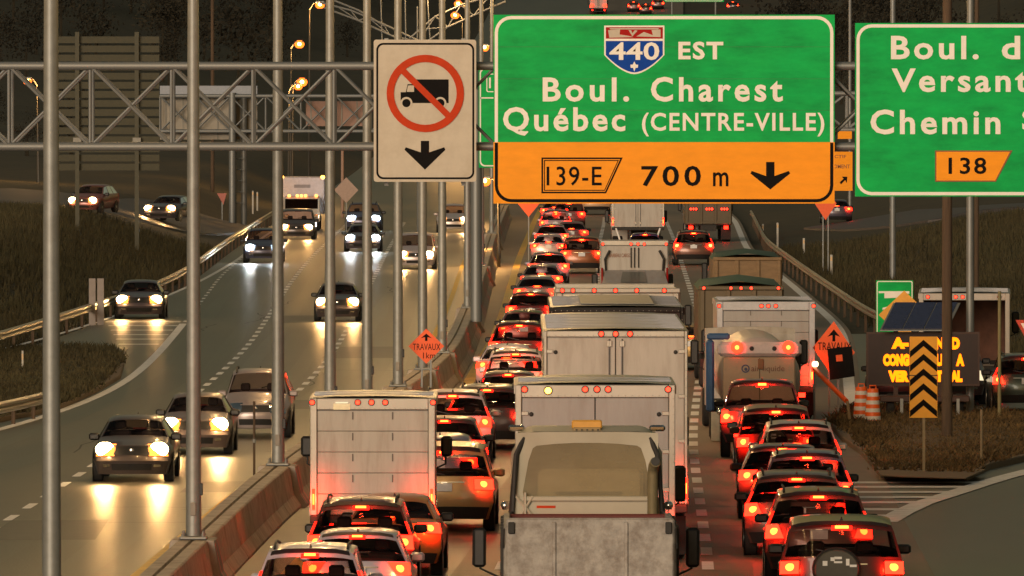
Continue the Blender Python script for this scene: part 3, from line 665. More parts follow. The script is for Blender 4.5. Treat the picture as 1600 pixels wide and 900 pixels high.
# --- distant lit sodium street lamps on poles
far_light = bpy.data.lights.new('far_sodium_light', 'POINT'); far_light.energy = 900; far_light.color = (1, .5, .15); far_light.shadow_soft_size = .3
for u, v, Y, sgn, lab in ((468,68,760,-1,'lit sodium street lamp, upper one between the second and third poles'),(472,127,700,-1,'lit sodium street lamp just below the gantry top chord'),(466,134,690,-1,'bright sodium street lamp behind the gantry diagonals'),(43,125,640,1,'lit sodium street lamp behind the gantry at the left edge'),
                          (716,5,900,1,'topmost lit street lamp above the no-truck sign'),(711,23,860,1,'lit street lamp just above the no-truck sign'),(757,73,640,1,'lit street lamp between the no-truck sign and the big sign'),(757,281,470,1,'whitish lit lamp below the gap between the two signs'),(500,6,620,-1,'lit lamp head at the top edge beside the pale pole')):
    hpos = P(u, v, Y); px_ = hpos.x+sgn*.7; zb = zt(px_, Y)
    if hpos.z-zb < 2.2: px_ = hpos.x+sgn*.5
    r = empty('street_lamp', (px_, Y, zb), 0, lab, 'street lamp', 'distant lit street lamps'); L = hpos-Vector((px_, Y, zb))
    MB().tube([(0,0,-.3),(0,0,max(L.z-.4,.5)),(L.x*.4,0,L.z+.05),(L.x,0,L.z+.12)], [.10,.06,.045,.04], 8).build('pole', mat('dark_lamp_post', (.06,.055,.045), .6), r, True)
    MB().bbox(L.x-.30,L.x+.30,-.17,.17,L.z+.04,L.z+.2,.04).build('lamp_head', galvd, r); q_ = MB().ball((L.x,0,L.z-.06), .27 if Y < 700 else .34, 12, 0, (1.15,.8,1)).build('lamp_lens', E_sod, r, True); MB().ball((L.x,-.2 if Y < 700 else -.26,L.z-.04), .11 if Y < 700 else .14, 10).build('lamp_arc', E_sodc, q_, True)  # orange ball swollen round the arc stands for the lamp's bloom
    lo = bpy.data.objects.new('lamp_glow', far_light); COL.objects.link(lo); lo.parent = r; lo.location = (L.x, -.1, L.z-.75)
# --- bare poles
def plain_pole(label, u, vb, vt, w, m, cat='pole', tt=True, Y=None):
    b = (GT(u, vb) if tt else G(u, vb)); t = P(u, vt, b.y); r = empty('utility_pole', b, 0, label, cat)
    MB().tube([(0,0,-.3),(0,0,t.z-b.z)], [w*b.y/F/2, w*b.y/F/2*.85], 12).build('shaft', m, r, True); rod('pole_collar', (0,0,1.2), (0,0,1.32), w*b.y/F/2*1.12, m, r, 12); return r
plain_pole('thick brown wooden pole in front of the message board', 1480, 697, -60, 17, woodp, tt=False)
plain_pole('grey green steel pole right of the wooden pole', 1516, 655, -60, 13, galvd, tt=False)
plain_pole('grey pole rising behind the small green sign', 1395, 440, -60, 10, galvd)
plain_pole('thin brown pole just right of the grey green pole', 1526, 500, -60, 8, woodp)
plain_pole('thin pale stake on the right island', 1534, 730, 640, 4.5, mat('pale_stake', (.25,.2,.12), .8), 'stake', False)
plain_pole('slim yellowish pole near the right edge', 1562, 660, 455, 6, mat('yellowish_pole', (.2,.17,.08), .7), tt=False)
plain_pole('thin rusty pole behind the left gantry truss', 332, 300, -40, 6, woodp)
plain_pole('tall dark pole between the two overhead signs', 1328, 340, -40, 6, galvd)
plain_pole('thin pinkish sign post beside the far warning diamond', 535, 345, 225, 5, mat('pink_post', (.3,.2,.16), .7))

# ------------------------------------------------------------------ roadside signs and work-zone gear
def diamond_sign(name, label, uc, vc, hw, hh, Y, zb, m, skew=0.0, posts=2, words=(), arrow=True, cover=False, backside=False):
    b = P(uc, vc, Y); r = empty(name, (b.x, Y, zb), 0, label, 'road sign'); S = Plate(r, Y)
    S.poly('panel', [(uc, vc-hh), (uc+hw, vc+skew), (uc, vc+hh), (uc-hw, vc-skew)], m, 0, .012)
    for w, a, b_, c, d, bo in words: S.text('lettering', w, a, b_, c, d, s_black, .004, bo, 1.05)
    if arrow: S.poly('arrow', [(uc, vc-hh*.72), (uc+hw*.30, vc-hh*.46), (uc+hw*.07, vc-hh*.52), (uc+hw*.07, vc-hh*.30), (uc-hw*.07, vc-hh*.30), (uc-hw*.07, vc-hh*.52), (uc-hw*.30, vc-hh*.46)], s_black, .004)
    for k in ((-.12, .12) if posts == 2 else (0,)):
        t = S.pt(uc, vc-hh*.5); boxo('post', k-.025, k+.025, .015, .06, -.05, t.z, galvd, r)
    return r, S
diamond_sign('roadworks_sign', 'orange diamond sign whose lower tip shows under the left corner of the big sign', 826, 318, 17, 21, 470, 0, s_work, arrow=False, posts=1)
diamond_sign('roadworks_sign', 'orange red diamond sign under the right corner of the big sign', 1290, 318, 17, 26, 450, zt(P(1292,322,450).x, 450), s_work, arrow=True, posts=2)
bY = G(667, 600, .9).y
diamond_sign('roadworks_sign', 'orange diamond roadworks sign on the median barrier reading 1 km', 666, 541, 28, 27.5, bY-.5, .87, s_work, words=(('TRAVAUX',645,537,688,547,.0),('1km',661,551,680,560,.0)))
r, S = diamond_sign('roadworks_sign', 'tilted orange diamond roadworks sign with black panel, right of the queue', 1303, 547, 33, 45, 256, .15, s_work, skew=4, words=(('TRAVAUX',1278,535,1330,547,.004),))
S.poly('message_panel', [(1293,545),(1331,541),(1336,588),(1297,594)], s_black, .02, .012); S.poly('panel_insert', [(1306,555),(1316,554),(1317,564),(1307,565)], s_work, .036, .004)
r, S = diamond_sign('warning_sign', 'amber diamond warning sign seen above the message board', 1413, 492, 40, 38, 290, 0, mat('warning_amber', (.75,.34,.03), .5), arrow=False)
S.poly('warning_symbol', [(1416,492),(1424,482),(1424,500),(1405,505)], s_black, .004)
r, S = diamond_sign('warning_sign', 'distant pale diamond sign back between the oncoming cars', 541, 297, 19, 20, 575, zt(P(541,297,575).x, 575), mat('pale_pink_back', (.36,.25,.20), .6), arrow=False, posts=1)
yb = GT(348, 345)
r = empty('yield_sign', yb, 0, 'small red yield triangle beside the left ramp', 'road sign'); S = Plate(r, yb.y); S.poly('panel', [(339,302),(354,302),(349,320)], mat('faded_red', (.40,.11,.08), .5), 0, .03); boxo('post', S.pt(347,310).x-.03, S.pt(347,310).x+.03, .03, .08, -.2, S.pt(347,306).z, galvd, r)
# green guide sign with white bars
Y = 305.0; b = P(1398, 520, Y); r = empty('guide_sign', (b.x, Y, 0), 0, 'small green guide sign with white lines behind the message board', 'road sign'); S = Plate(r, Y)
S.poly('panel', [(1369,438),(1427,438),(1427,526),(1369,526)], s_green, 0, .04); S.ring('border', rrect(1370,439,1426,525,3), rrect(1371.5,440.5,1424.5,523.5,2), s_white, .006)
for q in ([(1373,455),(1421,455),(1421,459),(1410,459),(1410,465),(1382,466),(1382,458),(1373,458)], [(1379,481),(1395,477),(1405,475),(1405,479),(1392,481),(1379,484)]): S.poly('lettering_bar', q, s_white, .006)
for u in (1382, 1414): boxo('post', S.pt(u,0).x-.05, S.pt(u,0).x+.05, .045, .12, -.2, S.pt(u,440).z, galvd, r)
# chevron object marker
b = G(1444, 738, .15); Y = b.y; r = empty('chevron_marker', (b.x, Y, .15), 0, 'tall orange and black chevron board on the island nose', 'chevron board'); S = Plate(r, Y)
cho = mat('chevron_orange', (.92,.42,.02), .45, var=.06)
for v0, v1 in ((526, 586), (587.5, 653)): S.poly('panel', [(1421.5,v0),(1465,v0),(1465,v1),(1421.5,v1)], cho, 0, .02)
for v in (545,567,590,613,638):
    h = 10; S.poly('chevron', [(1422,v+4),(1443.2,v-14),(1464.5,v+4),(1464.5,v+4+h),(1443.2,v-14+h),(1422,v+4+h)], s_black, .004)
boxo('post', -.03, .03, .025, .07, -.1, S.pt(1444,530).z, mat('pale_stake2', (.30,.24,.14), .8), r); 
for z in (1.3, 2.0, 2.8): boxo('bracket', -.2, .2, .021, .03, z, z+.05, galvd, r)
# variable message trailer
Y = 256.0; b = P(1443, 655, Y); r = empty('message_trailer', (b.x, Y, .05), 0, 'trailer message board with amber lettering and a solar panel on top', 'message board'); S = Plate(r, Y)
vb = mat('message_face', (.022,.008,.006), .6, var=.2); vfr = mat('message_case', (.05,.02,.012), .6)
S.poly('display_case', [(1354,519),(1531,519),(1531,603),(1354,603)], vfr, 0, .25); S.poly('display_face', [(1357,522),(1528,522),(1528,600),(1357,600)], vb, .006, .005)
for tx, a, c, e, d in (('A-',1393,527,1420,545),('N',1461,527,1476,546),('D',1486,527,1500,546),('CONG',1380,553,1421,572),('U',1461,553,1475,572),('A',1494,553,1507,572),('VER',1388,579,1421,597),('T.',1462,579,1477,597),('AL',1485,579,1504,597)):
    S.text('led_lettering', tx, a, c, e, d, E_vms, .012, .085, 1.0)
sol = mat('solar_cells', (.030,.040,.085), .18, .1, var=.15, scale=8, coat=.5)
for k in range(3):
    u0 = 1377+k*33; u0b = 1400+k*33; q = [S.pt(u0+1,521,.35), S.pt(u0+32,521,.35), S.pt(u0b+32,482,-.75), S.pt(u0b+1,482,-.75)]
    MB().prism([p+Vector((0,0,.12)) for p in q], (0,0,.03)).build('solar_panel', sol, r)
fr = [S.pt(1374,522,.37), S.pt(1479,522,.37), S.pt(1503,481,-.77), S.pt(1398,481,-.77)]
MB().prism([p+Vector((0,0,.09)) for p in fr], (0,0,.028)).build('solar_frame', galvd, r)
for u in (1400, 1470): boxo('mast', S.pt(u,0).x-.06, S.pt(u,0).x+.06, .05, .17, .5, S.pt(u,510).z, vfr, r)
boxo('chassis', S.pt(1375,0).x, S.pt(1515,0).x, -.2, .7, .45, .62, vfr, r, .02)
for u in (1392, 1500): MB().lathe((S.pt(u,0).x, .25, .33), (1,0,0), [(-.1,.2),(-.1,.31),(-.08,.33),(.08,.33),(.1,.31),(.1,.2)], 16).build('wheel', rubber, r, True)
for u in (1408, 1496): boxo('jack_leg', S.pt(u,0).x-.04, S.pt(u,0).x+.04, -.5, -.42, -.03, .55, galv, r)
# drums
drumo = mat('drum_orange', (.85,.13,.015), .45, var=.15); drumw = mat('drum_white', (.72,.66,.58), .4, var=.1)
for u, v, lab in ((1346, 664, 'left striped traffic drum at the end of the island kerb'), (1364, 667, 'right striped traffic drum at the end of the island kerb')):
    b = G(u, v, .02); r = empty('traffic_drum', b, 0, lab, 'traffic drum', 'traffic drums on the island')
    MB().lathe((0,0,0), (0,0,1), [(0,.30),(.07,.30),(.08,.24)], 18).build('rubber_base', rubber, r, True)
    z = .08; rr_ = .225
    for k in range(9):
        MB().lathe((0,0,0), (0,0,1), [(z, rr_), (z+.098, rr_-.005), (z+.102, rr_-.012)], 18).build('drum_band', drumo if k % 2 == 0 else drumw, r, True); z += .102; rr_ -= .009
    MB().tube([(-.08,0,z),(-.08,0,z+.08),(.08,0,z+.08),(.08,0,z)], .018, 6).build('handle', drumo, r)
# barricade arm leaning across the shoulder
a, b = P(1272, 576, 252), P(1323, 627, 250); r = empty('barricade_arm', (b.x, b.y, 0), 0, 'leaning orange barricade arm right of the tanker', 'barricade'); o_ = Vector(r.location)
rod('arm', a-o_, b-o_, .065, s_work, r); rod('stand', (b-o_)+Vector((.02,0,0)), Vector((.12, 0, -.02)), .04, mat('stand_wood', (.3,.2,.1), .8), r); rod('stand', (a-o_), Vector(((a-o_).x, 1.5, 0)), .03, galvd, r)
MB().ball(a-o_+Vector((.03,-.05,.12)), .09, 8).build('warning_lamp', emit('beacon_glow', (1,.75,.4), 2.5), r, True)
# yield sign cut by the right edge
b = G(1606, 640); r = empty('yield_sign', b, 0, 'red and white yield triangle cut by the right edge', 'road sign'); S = Plate(r, b.y)
S.poly('panel', [(1587,500),(1634,500),(1611,545)], mat('yield_red', (.5,.05,.02), .45), 0, .02); S.poly('panel_insert', [(1595,505),(1626,505),(1611,534)], s_white, .004, .003); boxo('post', S.pt(1611,0).x-.035, S.pt(1611,0).x+.035, .021, .07, -.1, S.pt(1611,505).z, galvd, r)

# ------------------------------------------------------------------ cars
SCOL = [-1, -.95, -.82, -.55, -.25, 0, .25, .55, .82, .95, 1]
STY = {}
def style(name, **k): STY[name] = k
# contour points: (y from the rear, z, half width); rear column of four, optional deck, roof of five, cowl, bonnet, nose, front column
style('sedan', c=[(.10,.27,.80),(0,.52,.90),(.03,.80,.90),(.10,1.00,.86),(.60,1.04,.80),(1.22,1.37,.61),(1.42,1.43,.60),(1.85,1.46,.61),(2.35,1.46,.61),(2.80,1.39,.60),(3.48,1.01,.79),(4.05,.94,.79),(4.44,.84,.73),(4.58,.66,.80),(4.64,.50,.84),(4.54,.20,.78)], deck=True, mid=(1.75,2.35), tail=('corner', 2.05, 2.95, .54), third='deck', wheels=(.95,3.70,.32))
style('hatch', c=[(.10,.27,.80),(0,.56,.88),(.05,.80,.88),(.12,1.02,.86),(.52,1.44,.66),(.66,1.50,.63),(1.30,1.53,.64),(1.90,1.53,.64),(2.35,1.45,.62),(3.15,1.02,.78),(3.70,.93,.76),(4.06,.76,.66),(4.14,.62,.74),(4.18,.48,.78),(4.10,.20,.72)], deck=False, mid=(1.1,1.95), tail=('corner', 2.1, 3.0, .60), third='roof', wheels=(.75,3.35,.31))
style('suv', c=[(.10,.32,.82),(0,.62,.92),(.05,.86,.92),(.12,1.10,.90),(.45,1.58,.72),(.60,1.67,.69),(1.50,1.71,.70),(2.15,1.71,.70),(2.60,1.64,.68),(3.40,1.12,.83),(4.02,1.02,.81),(4.42,.86,.72),(4.52,.70,.80),(4.56,.56,.84),(4.48,.26,.78)], deck=False, mid=(1.2,2.2), tail=('tall', 2.0, 3.0, .66), third='roof', wheels=(.85,3.70,.36), rails=True)
style('wagon', c=[(.10,.28,.80),(0,.56,.90),(.05,.80,.90),(.12,1.02,.88),(.48,1.46,.70),(.62,1.54,.67),(1.6,1.58,.68),(2.3,1.58,.68),(2.85,1.50,.66),(3.6,1.04,.80),(4.2,.95,.78),(4.62,.78,.68),(4.7,.62,.76),(4.74,.48,.80),(4.66,.2,.74)], deck=False, mid=(1.3,2.3), tail=('tall', 1.95, 3.0, .66), third='roof', wheels=(.9,3.8,.33), rails=True)
style('minivan', c=[(.10,.28,.86),(0,.60,.97),(.05,.84,.97),(.12,1.10,.95),(.34,1.60,.80),(.48,1.72,.76),(1.60,1.76,.78),(2.60,1.75,.78),(3.15,1.67,.76),(4.05,1.10,.87),(4.52,.98,.84),(4.86,.80,.74),(4.96,.64,.82),(5.0,.50,.87),(4.92,.22,.80)], deck=False, mid=(1.4,2.7), tail=('wide', 2.1, 2.9, .58), third='roof', wheels=(1.0,4.0,.34))
style('jeep', c=[(.10,.36,.80),(0,.64,.89),(.03,.88,.89),(.07,1.14,.88),(.20,1.66,.76),(.32,1.75,.72),(1.30,1.79,.73),(1.95,1.79,.73),(2.40,1.72,.71),(2.95,1.20,.80),(3.60,1.10,.78),(4.0,.96,.70),(4.1,.76,.78),(4.14,.60,.82),(4.06,.3,.74)], deck=False, mid=(1.0,1.9), tail=('wide', 2.05, 2.85, .66), third='roof', wheels=(.75,3.3,.37), spare=True)
style('pickup', c=[(.10,.40,.84),(0,.66,.94),(.03,.90,.94),(.06,1.14,.92),(1.85,1.18,.88),(2.02,1.72,.72),(2.16,1.80,.70),(2.7,1.83,.71),(3.2,1.82,.71),(3.6,1.74,.69),(4.3,1.22,.84),(4.95,1.12,.82),(5.4,.94,.74),(5.48,.76,.82),(5.52,.60,.86),(5.44,.3,.8)], deck=True, mid=(2.4,3.2), tail=('tall', 1.9, 3.0, .74), third='roof', wheels=(1.2,4.5,.40))
def car_geo(name):
    s = STY[name]; c = s['c']; n = len(c); nr = 4; dk = 1 if s['deck'] else 0
    iGB = 3+dk; iR0 = iGB+1; iR0b, iRa, iR1, iR2 = iR0+1, iR0+2, iR0+3, iR0+4; iC = iR2+1; iH2 = iC+2
    L = c[-2][0]
    def cp(i, q):
        y, z, w = c[i]; g = abs(q)**3.0; g2 = abs(q)**6
        if i <= 3: return Vector((w*q, y+.16*g+.05*g2, z-.02*g))
        if i < iR0: return Vector((w*q, y+.05*g, z-.03*g2))
        if i <= iR2: return Vector((w*q, y+(.10*g if i == iR0 else (-.12*g if i == iR2 else 0)), z-.02*q*q-.05*g2))
        if i < iH2: return Vector((w*q, y-.22*g, z-.02*q*q-.04*g2))
        return Vector((w*q, y-.26*g-.06*g2, z-.02*g))
    def sf(t, q):
        i = min(int(t), n-2); k = t-i; return cp(i, q)*(1-k)+cp(i+1, q)*k
    def nrm(t, q):
        e = .01; a = sf(min(t+e, n-1.001), q)-sf(max(t-e, 0), q); b = sf(t, min(q+e, 1))-sf(t, max(q-e, -1)); v = b.cross(a); v.normalize()
        ctr = Vector((0, L/2, .7)); p = sf(t, q)
        return v if v.dot(p-ctr) > 0 else -v
    def patch(t0, t1, q0, q1, off, nt_=3, nq=4, th=.03, tap=(0, 0)):
        rows = []
        for i in range(nt_+1):
            t = t0+(t1-t0)*i/nt_; qa = q0+(tap[0]*(1-i/nt_)+tap[1]*i/nt_)*(1 if q0 > 0 else -1)
            rows.append([sf(t, qa+(q1-qa)*k/nq)+nrm(t, qa+(q1-qa)*k/nq)*off for k in range(nq+1)])
        m = MB(); m.loft(rows, False, 0, closed=False)
        edge = rows[0]+[r_[-1] for r_ in rows[1:-1]]+rows[-1][::-1]+[r_[0] for r_ in rows[-2:0:-1]]
        ctr = Vector((0, L/2, .7)); m.loft([edge, [p+(ctr-p).normalized()*th for p in edge]], False, 0, closed=True)
        return m
    return dict(c=c, n=n, iGB=iGB, iR0=iR0, iR0b=iR0b, iRa=iRa, iR1=iR1, iR2=iR2, iC=iC, iH2=iH2, L=L, sf=sf, nrm=nrm, patch=patch, cp=cp)
def quad_in(a, b, c_, d, u, v): return (a*(1-u)+b*u)*(1-v)+(d*(1-u)+c_*u)*v
def car_parts(name):
    s = STY[name]; g = car_geo(name); c, n, sf, patch, cp = g['c'], g['n'], g['sf'], g['patch'], g['cp']; GB, R0, R0b, Ra, R1, R2, C_, H2, L = (g[k] for k in ('iGB','iR0','iR0b','iRa','iR1','iR2','iC','iH2','L'))
    parts = []   # (name, mesh, parent index or None)
    body = MB()
    for i in range(n-1):
        if i in (GB, R2):
            ts = [0, .07, .93, 1]
            for a in range(3):
                for k in range(len(SCOL)-1):
                    q0, q1 = SCOL[k], SCOL[k+1]
                    if a == 1 and q0 > -.951 and q1 < .951: continue
                    body.add([sf(i+ts[a], q0), sf(i+ts[a], q1), sf(i+min(ts[a+1], .9999), q1), sf(i+min(ts[a+1], .9999), q0)], [(0,1,2,3)])
        else:
            body.loft([[cp(i, q) for q in SCOL], [cp(i+1, q) for q in SCOL]], False, 0, closed=False)
    fc = [n-1, n-2, n-3, H2]
    st_y = [s['mid'][0], s['mid'][1]]
    if s['deck']: st_y = [s['mid'][0], s['mid'][1]]
    W = max(p[2] for p in c)
    zb = [c[0][1], c[1][1]*.97, (c[1][1]+c[3][1])*.5, None]; wl = [W*.93, W*1.0, W*1.01, None]
    for sg in (-1, 1):
        cols = [[cp(k, sg) for k in range(4)]]
        ref = [('pt', GB)] if s['deck'] else []
        ref += [('y', st_y[0]), ('y', st_y[1]), ('pt', C_), ('pt', C_+1)]
        belt = []
        for kind, val in ref:
            if kind == 'pt': top = cp(val, sg); yy = top.y
            else:
                yy = val; a, b = cp(GB, sg), cp(C_, sg); k = (yy-a.y)/(b.y-a.y); top = a.lerp(b, k); top.x = sg*max(abs(top.x), W*.955)
            cols.append([Vector((sg*wl[j], yy, zb[j])) for j in range(3)]+[top])
        cols.append([cp(k, sg) for k in fc])
        for a, b in zip(cols[:-1], cols[1:]): body.loft([a, b], False, 0, closed=False)
        # greenhouse side: pillars, with glass set in
        B = [cp(GB, sg), cols[(2 if s['deck'] else 1)][3], cols[(3 if s['deck'] else 2)][3], cp(C_, sg)]
        T = [cp(R0b, sg), cp(Ra, sg), cp(R1, sg), cp(R2, sg)]
        body.add([cp(GB, sg), cp(R0, sg), cp(R0b, sg)], [(0,1,2)])
        for k in range(3):
            q = (B[k], B[k+1], T[k+1], T[k]); us, vs_ = (.07, .93), (.08, .90)
            if k == 0: us = (.16, .93)
            if k == 2: us = (.07, .86)
            for u0, u1, v0, v1 in ((0,1,0,vs_[0]), (0,1,vs_[1],1), (0,us[0],vs_[0],vs_[1]), (us[1],1,vs_[0],vs_[1])):
                body.add([quad_in(*q, u0, v0), quad_in(*q, u1, v0), quad_in(*q, u1, v1), quad_in(*q, u0, v1)], [(0,1,2,3)])
            parts.append(('side_window', MB().add([quad_in(*q, us[0], vs_[0]), quad_in(*q, us[1], vs_[0]), quad_in(*q, us[1], vs_[1]), quad_in(*q, us[0], vs_[1])], [(0,1,2,3)]).mesh('side_window', glass_dark), None))
    body.add([cp(0, -1), cp(0, 1), cp(n-1, 1), cp(n-1, -1)], [(0,1,2,3)])
    bm_me = body.mesh('body', MATS['black_plastic'], False)
    bm = bmesh.new(); bm.from_mesh(bm_me); bmesh.ops.remove_doubles(bm, verts=bm.verts, dist=.002); bmesh.ops.recalc_face_normals(bm, faces=bm.faces); bm.to_mesh(bm_me); bm.free()
    bm_me.polygons.foreach_set('use_smooth', [True]*len(bm_me.polygons)); bm_me.set_sharp_from_angle(angle=rad(34))
    parts.insert(0, ('body', bm_me, None))
    def P_(nm, m, mb, par=None): parts.append((nm, mb.mesh(nm, m, True), par)); return len(parts)-1
    P_('rear_window', glass, patch(GB+.07, GB+.93, -.95, .95, .004, 4, 8, .004)); P_('windscreen', glass, patch(R2+.07, R2+.93, -.95, .95, .004, 4, 8, .004))
    kind, t0, t1, q0 = s['tail']
    for sg in (-1, 1):
        k = P_('tail_light', E_red, patch(t0, t1, sg*q0, sg*.995, .03, 4, 5, .04, {'corner': (.16,0), 'tall': (0,.12), 'wide': (.05,.05)}[kind])); w = (.995-q0); pc = sf(t0+(t1-t0)*.55, sg*(q0+w*.55))  # lit lens spread wider than a real one to carry the red bloom
        P_('brake_lamp', E_core, MB().ball(pc+Vector((0,-.03,0)), .068, 12, 0, (1.15,.55,1)), k)
        if kind == 'tall': P_('pillar_light', E_redd, patch(3.02, 3.55, sg*.955, sg*.999, .015, 3, 2))
        P_('reflector', E_redd, patch(.45, .62, sg*.62, sg*.82, .012, 1, 2))  # bumper reflector glows by itself, adding red without being a lamp
    if s['third'] == 'roof': P_('brake_halo', E_redd, patch(R0-.10, R0+.09, -.2, .2, .016, 1, 3)); P_('centre_brake_lamp', E_core, patch(R0-.05, R0+.06, -.13, .13, .022, 1, 3)); P_('spoiler', blackp, patch(R0+.25, R0+.9, -.9, .9, .02, 1, 6))  # dim red patch around the centre lamp is a painted halo
    else: P_('brake_halo', E_redd, patch(GB+.03, GB+.13, -.2, .2, .012, 1, 3)); P_('centre_brake_lamp', E_core, patch(GB+.05, GB+.10, -.13, .13, .02, 1, 3))
    k = P_('rear_bumper', blackp, patch(.06, .8, -.93, .93, .03, 2, 8)); yb_ = sf(2.3, 0)
    P_('licence_plate', platem, MB().box(-.155, .155, yb_.y-.05, yb_.y-.02, yb_.z-.085, yb_.z+.075)); P_('plate_lamp', E_plate, MB().box(-.06, .06, yb_.y-.075, yb_.y-.05, yb_.z+.085, yb_.z+.1))
    P_('trim_strip', chrome, patch(2.62, 2.7, -.42, .42, .014, 1, 4))
    if not s['deck']:
        a, b = sf(GB+.12, .0), sf(GB+.3, -.45); P_('wiper', blackp, MB().tube([a+Vector((0,-.03,0)), b+Vector((0,-.03,0))], .012, 5))
    if s.get('rails'):
        for sg in (-1, 1):
            a, m_, b = sf(R0b+.3, sg*.86), sf(Ra+.5, sg*.88), sf(R1+.8, sg*.86); up = Vector((0,0,.07)); P_('roof_rail', blackp, MB().tube([a, a+up+Vector((0,.12,0)), m_+up, b+up, b+Vector((0,.15,0))], .02, 6))
    a = sf(R0b+.15, 0); P_('antenna', blackp, MB().loft([[(-.025,a.y,a.z-.01),(.025,a.y,a.z-.01),(.025,a.y+.16,a.z-.01),(-.025,a.y+.16,a.z-.01)],[(-.006,a.y-.01,a.z+.06),(.006,a.y-.01,a.z+.06),(.006,a.y+.04,a.z+.05),(-.006,a.y+.04,a.z+.05)]], True))
    if s.get('spare'):
        k = P_('spare_wheel', rubber, MB().lathe((-.08,-.20,.98), (0,1,0), [(0,.14),(0,.30),(.03,.35),(.18,.36),(.20,.3)], 22)); P_('spare_cover', mat('spare_cover', (.055,.05,.035), .55, var=.2), MB().lathe((-.08,-.225,.98), (0,1,0), [(0,.05),(.004,.31),(.03,.325)], 22), k)
        for sx, sz, w_, h_ in ((-.17,.10,.035,.04),(-.06,.17,.03,.03),(.02,.19,.055,.02),(.02,.12,.06,.016),(.16,.12,.025,.055),(.24,.06,.05,.02)): P_('sticker', paintw, MB().box(-.08+sx-w_, -.08+sx+w_, -.234, -.2265, .98+sz-h_, .98+sz+h_), k)
    for sg in (-1, 1):
        h0, h1 = H2+.15, H2+.95 if True else 0
        k = P_('headlight', chrome, patch(H2-.22, H2+1.35, sg*.48, sg*.995, .014, 3, 5)); P_('fog_light', chrome, patch(n-2+.25, n-2+.45, sg*.6, sg*.78, .012, 1, 2))
    P_('grille', blackp, patch(H2+.15, H2+1.2, -.5, .5, .014, 3, 6)); P_('lower_grille', blackp, patch(n-2+.2, n-2+.7, -.55, .55, .014, 2, 6))
    parts.append(('badge', MB().ball((0, sf(H2+.6, 0).y+.02, sf(H2+.6, 0).z), .06, 8, 0, (1,.25,.8)).mesh('badge', chrome, True), None))
    cw = cp(C_, 1)
    for sg in (-1, 1):
        x = sg*(abs(cw.x)+.14); y_ = cw.y-.35; z = cw.z+.03
        parts.append(('mirror', MB().bbox(x-.12, x+.12, y_-.07, y_+.08, z-.075, z+.085, .035).mesh('mirror', MATS['black_plastic'], True), None))
    i_ = MB()
    for x in (-.36, .36):
        y_ = s['mid'][1]-.1; i_.bbox(x-.24, x+.24, y_, y_+.14, .5, 1.12, .05); i_.bbox(x-.13, x+.13, y_+.02, y_+.11, 1.14, 1.34, .04)
    y_ = s['mid'][0]+(.1 if not s['deck'] else 0); i_.bbox(-.6, .6, y_-.1, y_+.05, .5, 1.05, .05)
    i_.bbox(-.6,.6,c[C_][0]-.45,c[C_][0]-.05,.6,c[C_][1]-.02,.05)
    parts.append(('seats', i_.mesh('seats', seatm, True), None))
    yr, yf, wr = s['wheels']
    for sg in (-1, 1):
        for yy in (yr, yf):
            x = sg*(W-.10)
            k = P_('wheel', rubber, MB().lathe((x, yy, wr), (1,0,0), [(-.11,wr*.6),(-.115,wr*.93),(-.09,wr),(.09,wr),(.115,wr*.93),(.11,wr*.6)], 20))
            P_('rim', rimm, MB().lathe((x+sg*.112, yy, wr), (sg,0,0), [(-.02,wr*.62),(.006,wr*.6),(-.015,wr*.5),(.01,wr*.12),(.012,wr*.05)], 14), k)
            a_ = MB().lathe((x+sg*.098, yy, wr), (sg,0,0), [(0,wr*1.0),(.016,wr*1.16),(.016,wr*.98)], 20); P_('wheel_arch', blackp, a_)
    return parts, L, W
PAINTS = {}
def paint(col, metal=.35):
    col = (min(.75, col[0]*1.45+.012), min(.75, col[1]*1.3+.006), min(.75, col[2]*1.3+.006)); k = tuple(col)+(metal,)  # red raised most: tail-light glow is mixed into the body paint
    if k not in PAINTS:
        PAINTS[k] = mat('paint_%d' % len(PAINTS), col, .3, metal, var=.05, scale=3, coat=.35, dirt_or_sheen=tuple(c*.55+.02 for c in col), dscale=1.6, damt=.35)
    return PAINTS[k]
head_spot = bpy.data.lights.new('headlight_beam', 'SPOT'); head_spot.energy = 190; head_spot.color = (1, .50, .16); head_spot.spot_size = rad(70); head_spot.spot_blend = .9; head_spot.shadow_soft_size = .12
head_spotx = head_spot.copy(); head_spotx.color = (.88, .97, 1.0)
tail_glow = bpy.data.lights.new('tail_bloom_fill', 'SPOT'); tail_glow.spot_size = rad(165); tail_glow.spot_blend = .4; tail_glow.energy = 27.0; tail_glow.color = (1, .03, .008); tail_glow.shadow_soft_size = .05  # added spots wash each vehicle's own rear red, standing for lamp bloom
front_glow = bpy.data.lights.new('front_bloom_fill', 'POINT'); front_glow.energy = 24.0; front_glow.color = (1, .6, .24); front_glow.shadow_soft_size = .06  # added point ahead of each headlight, lighting the nose like bloom
OFFLIGHT = {'tail_light': redlens, 'brake_lamp': redlens, 'pillar_light': redlens, 'reflector': redlens, 'centre_brake_lamp': redlens, 'brake_halo': redlens, 'plate_lamp': platem}
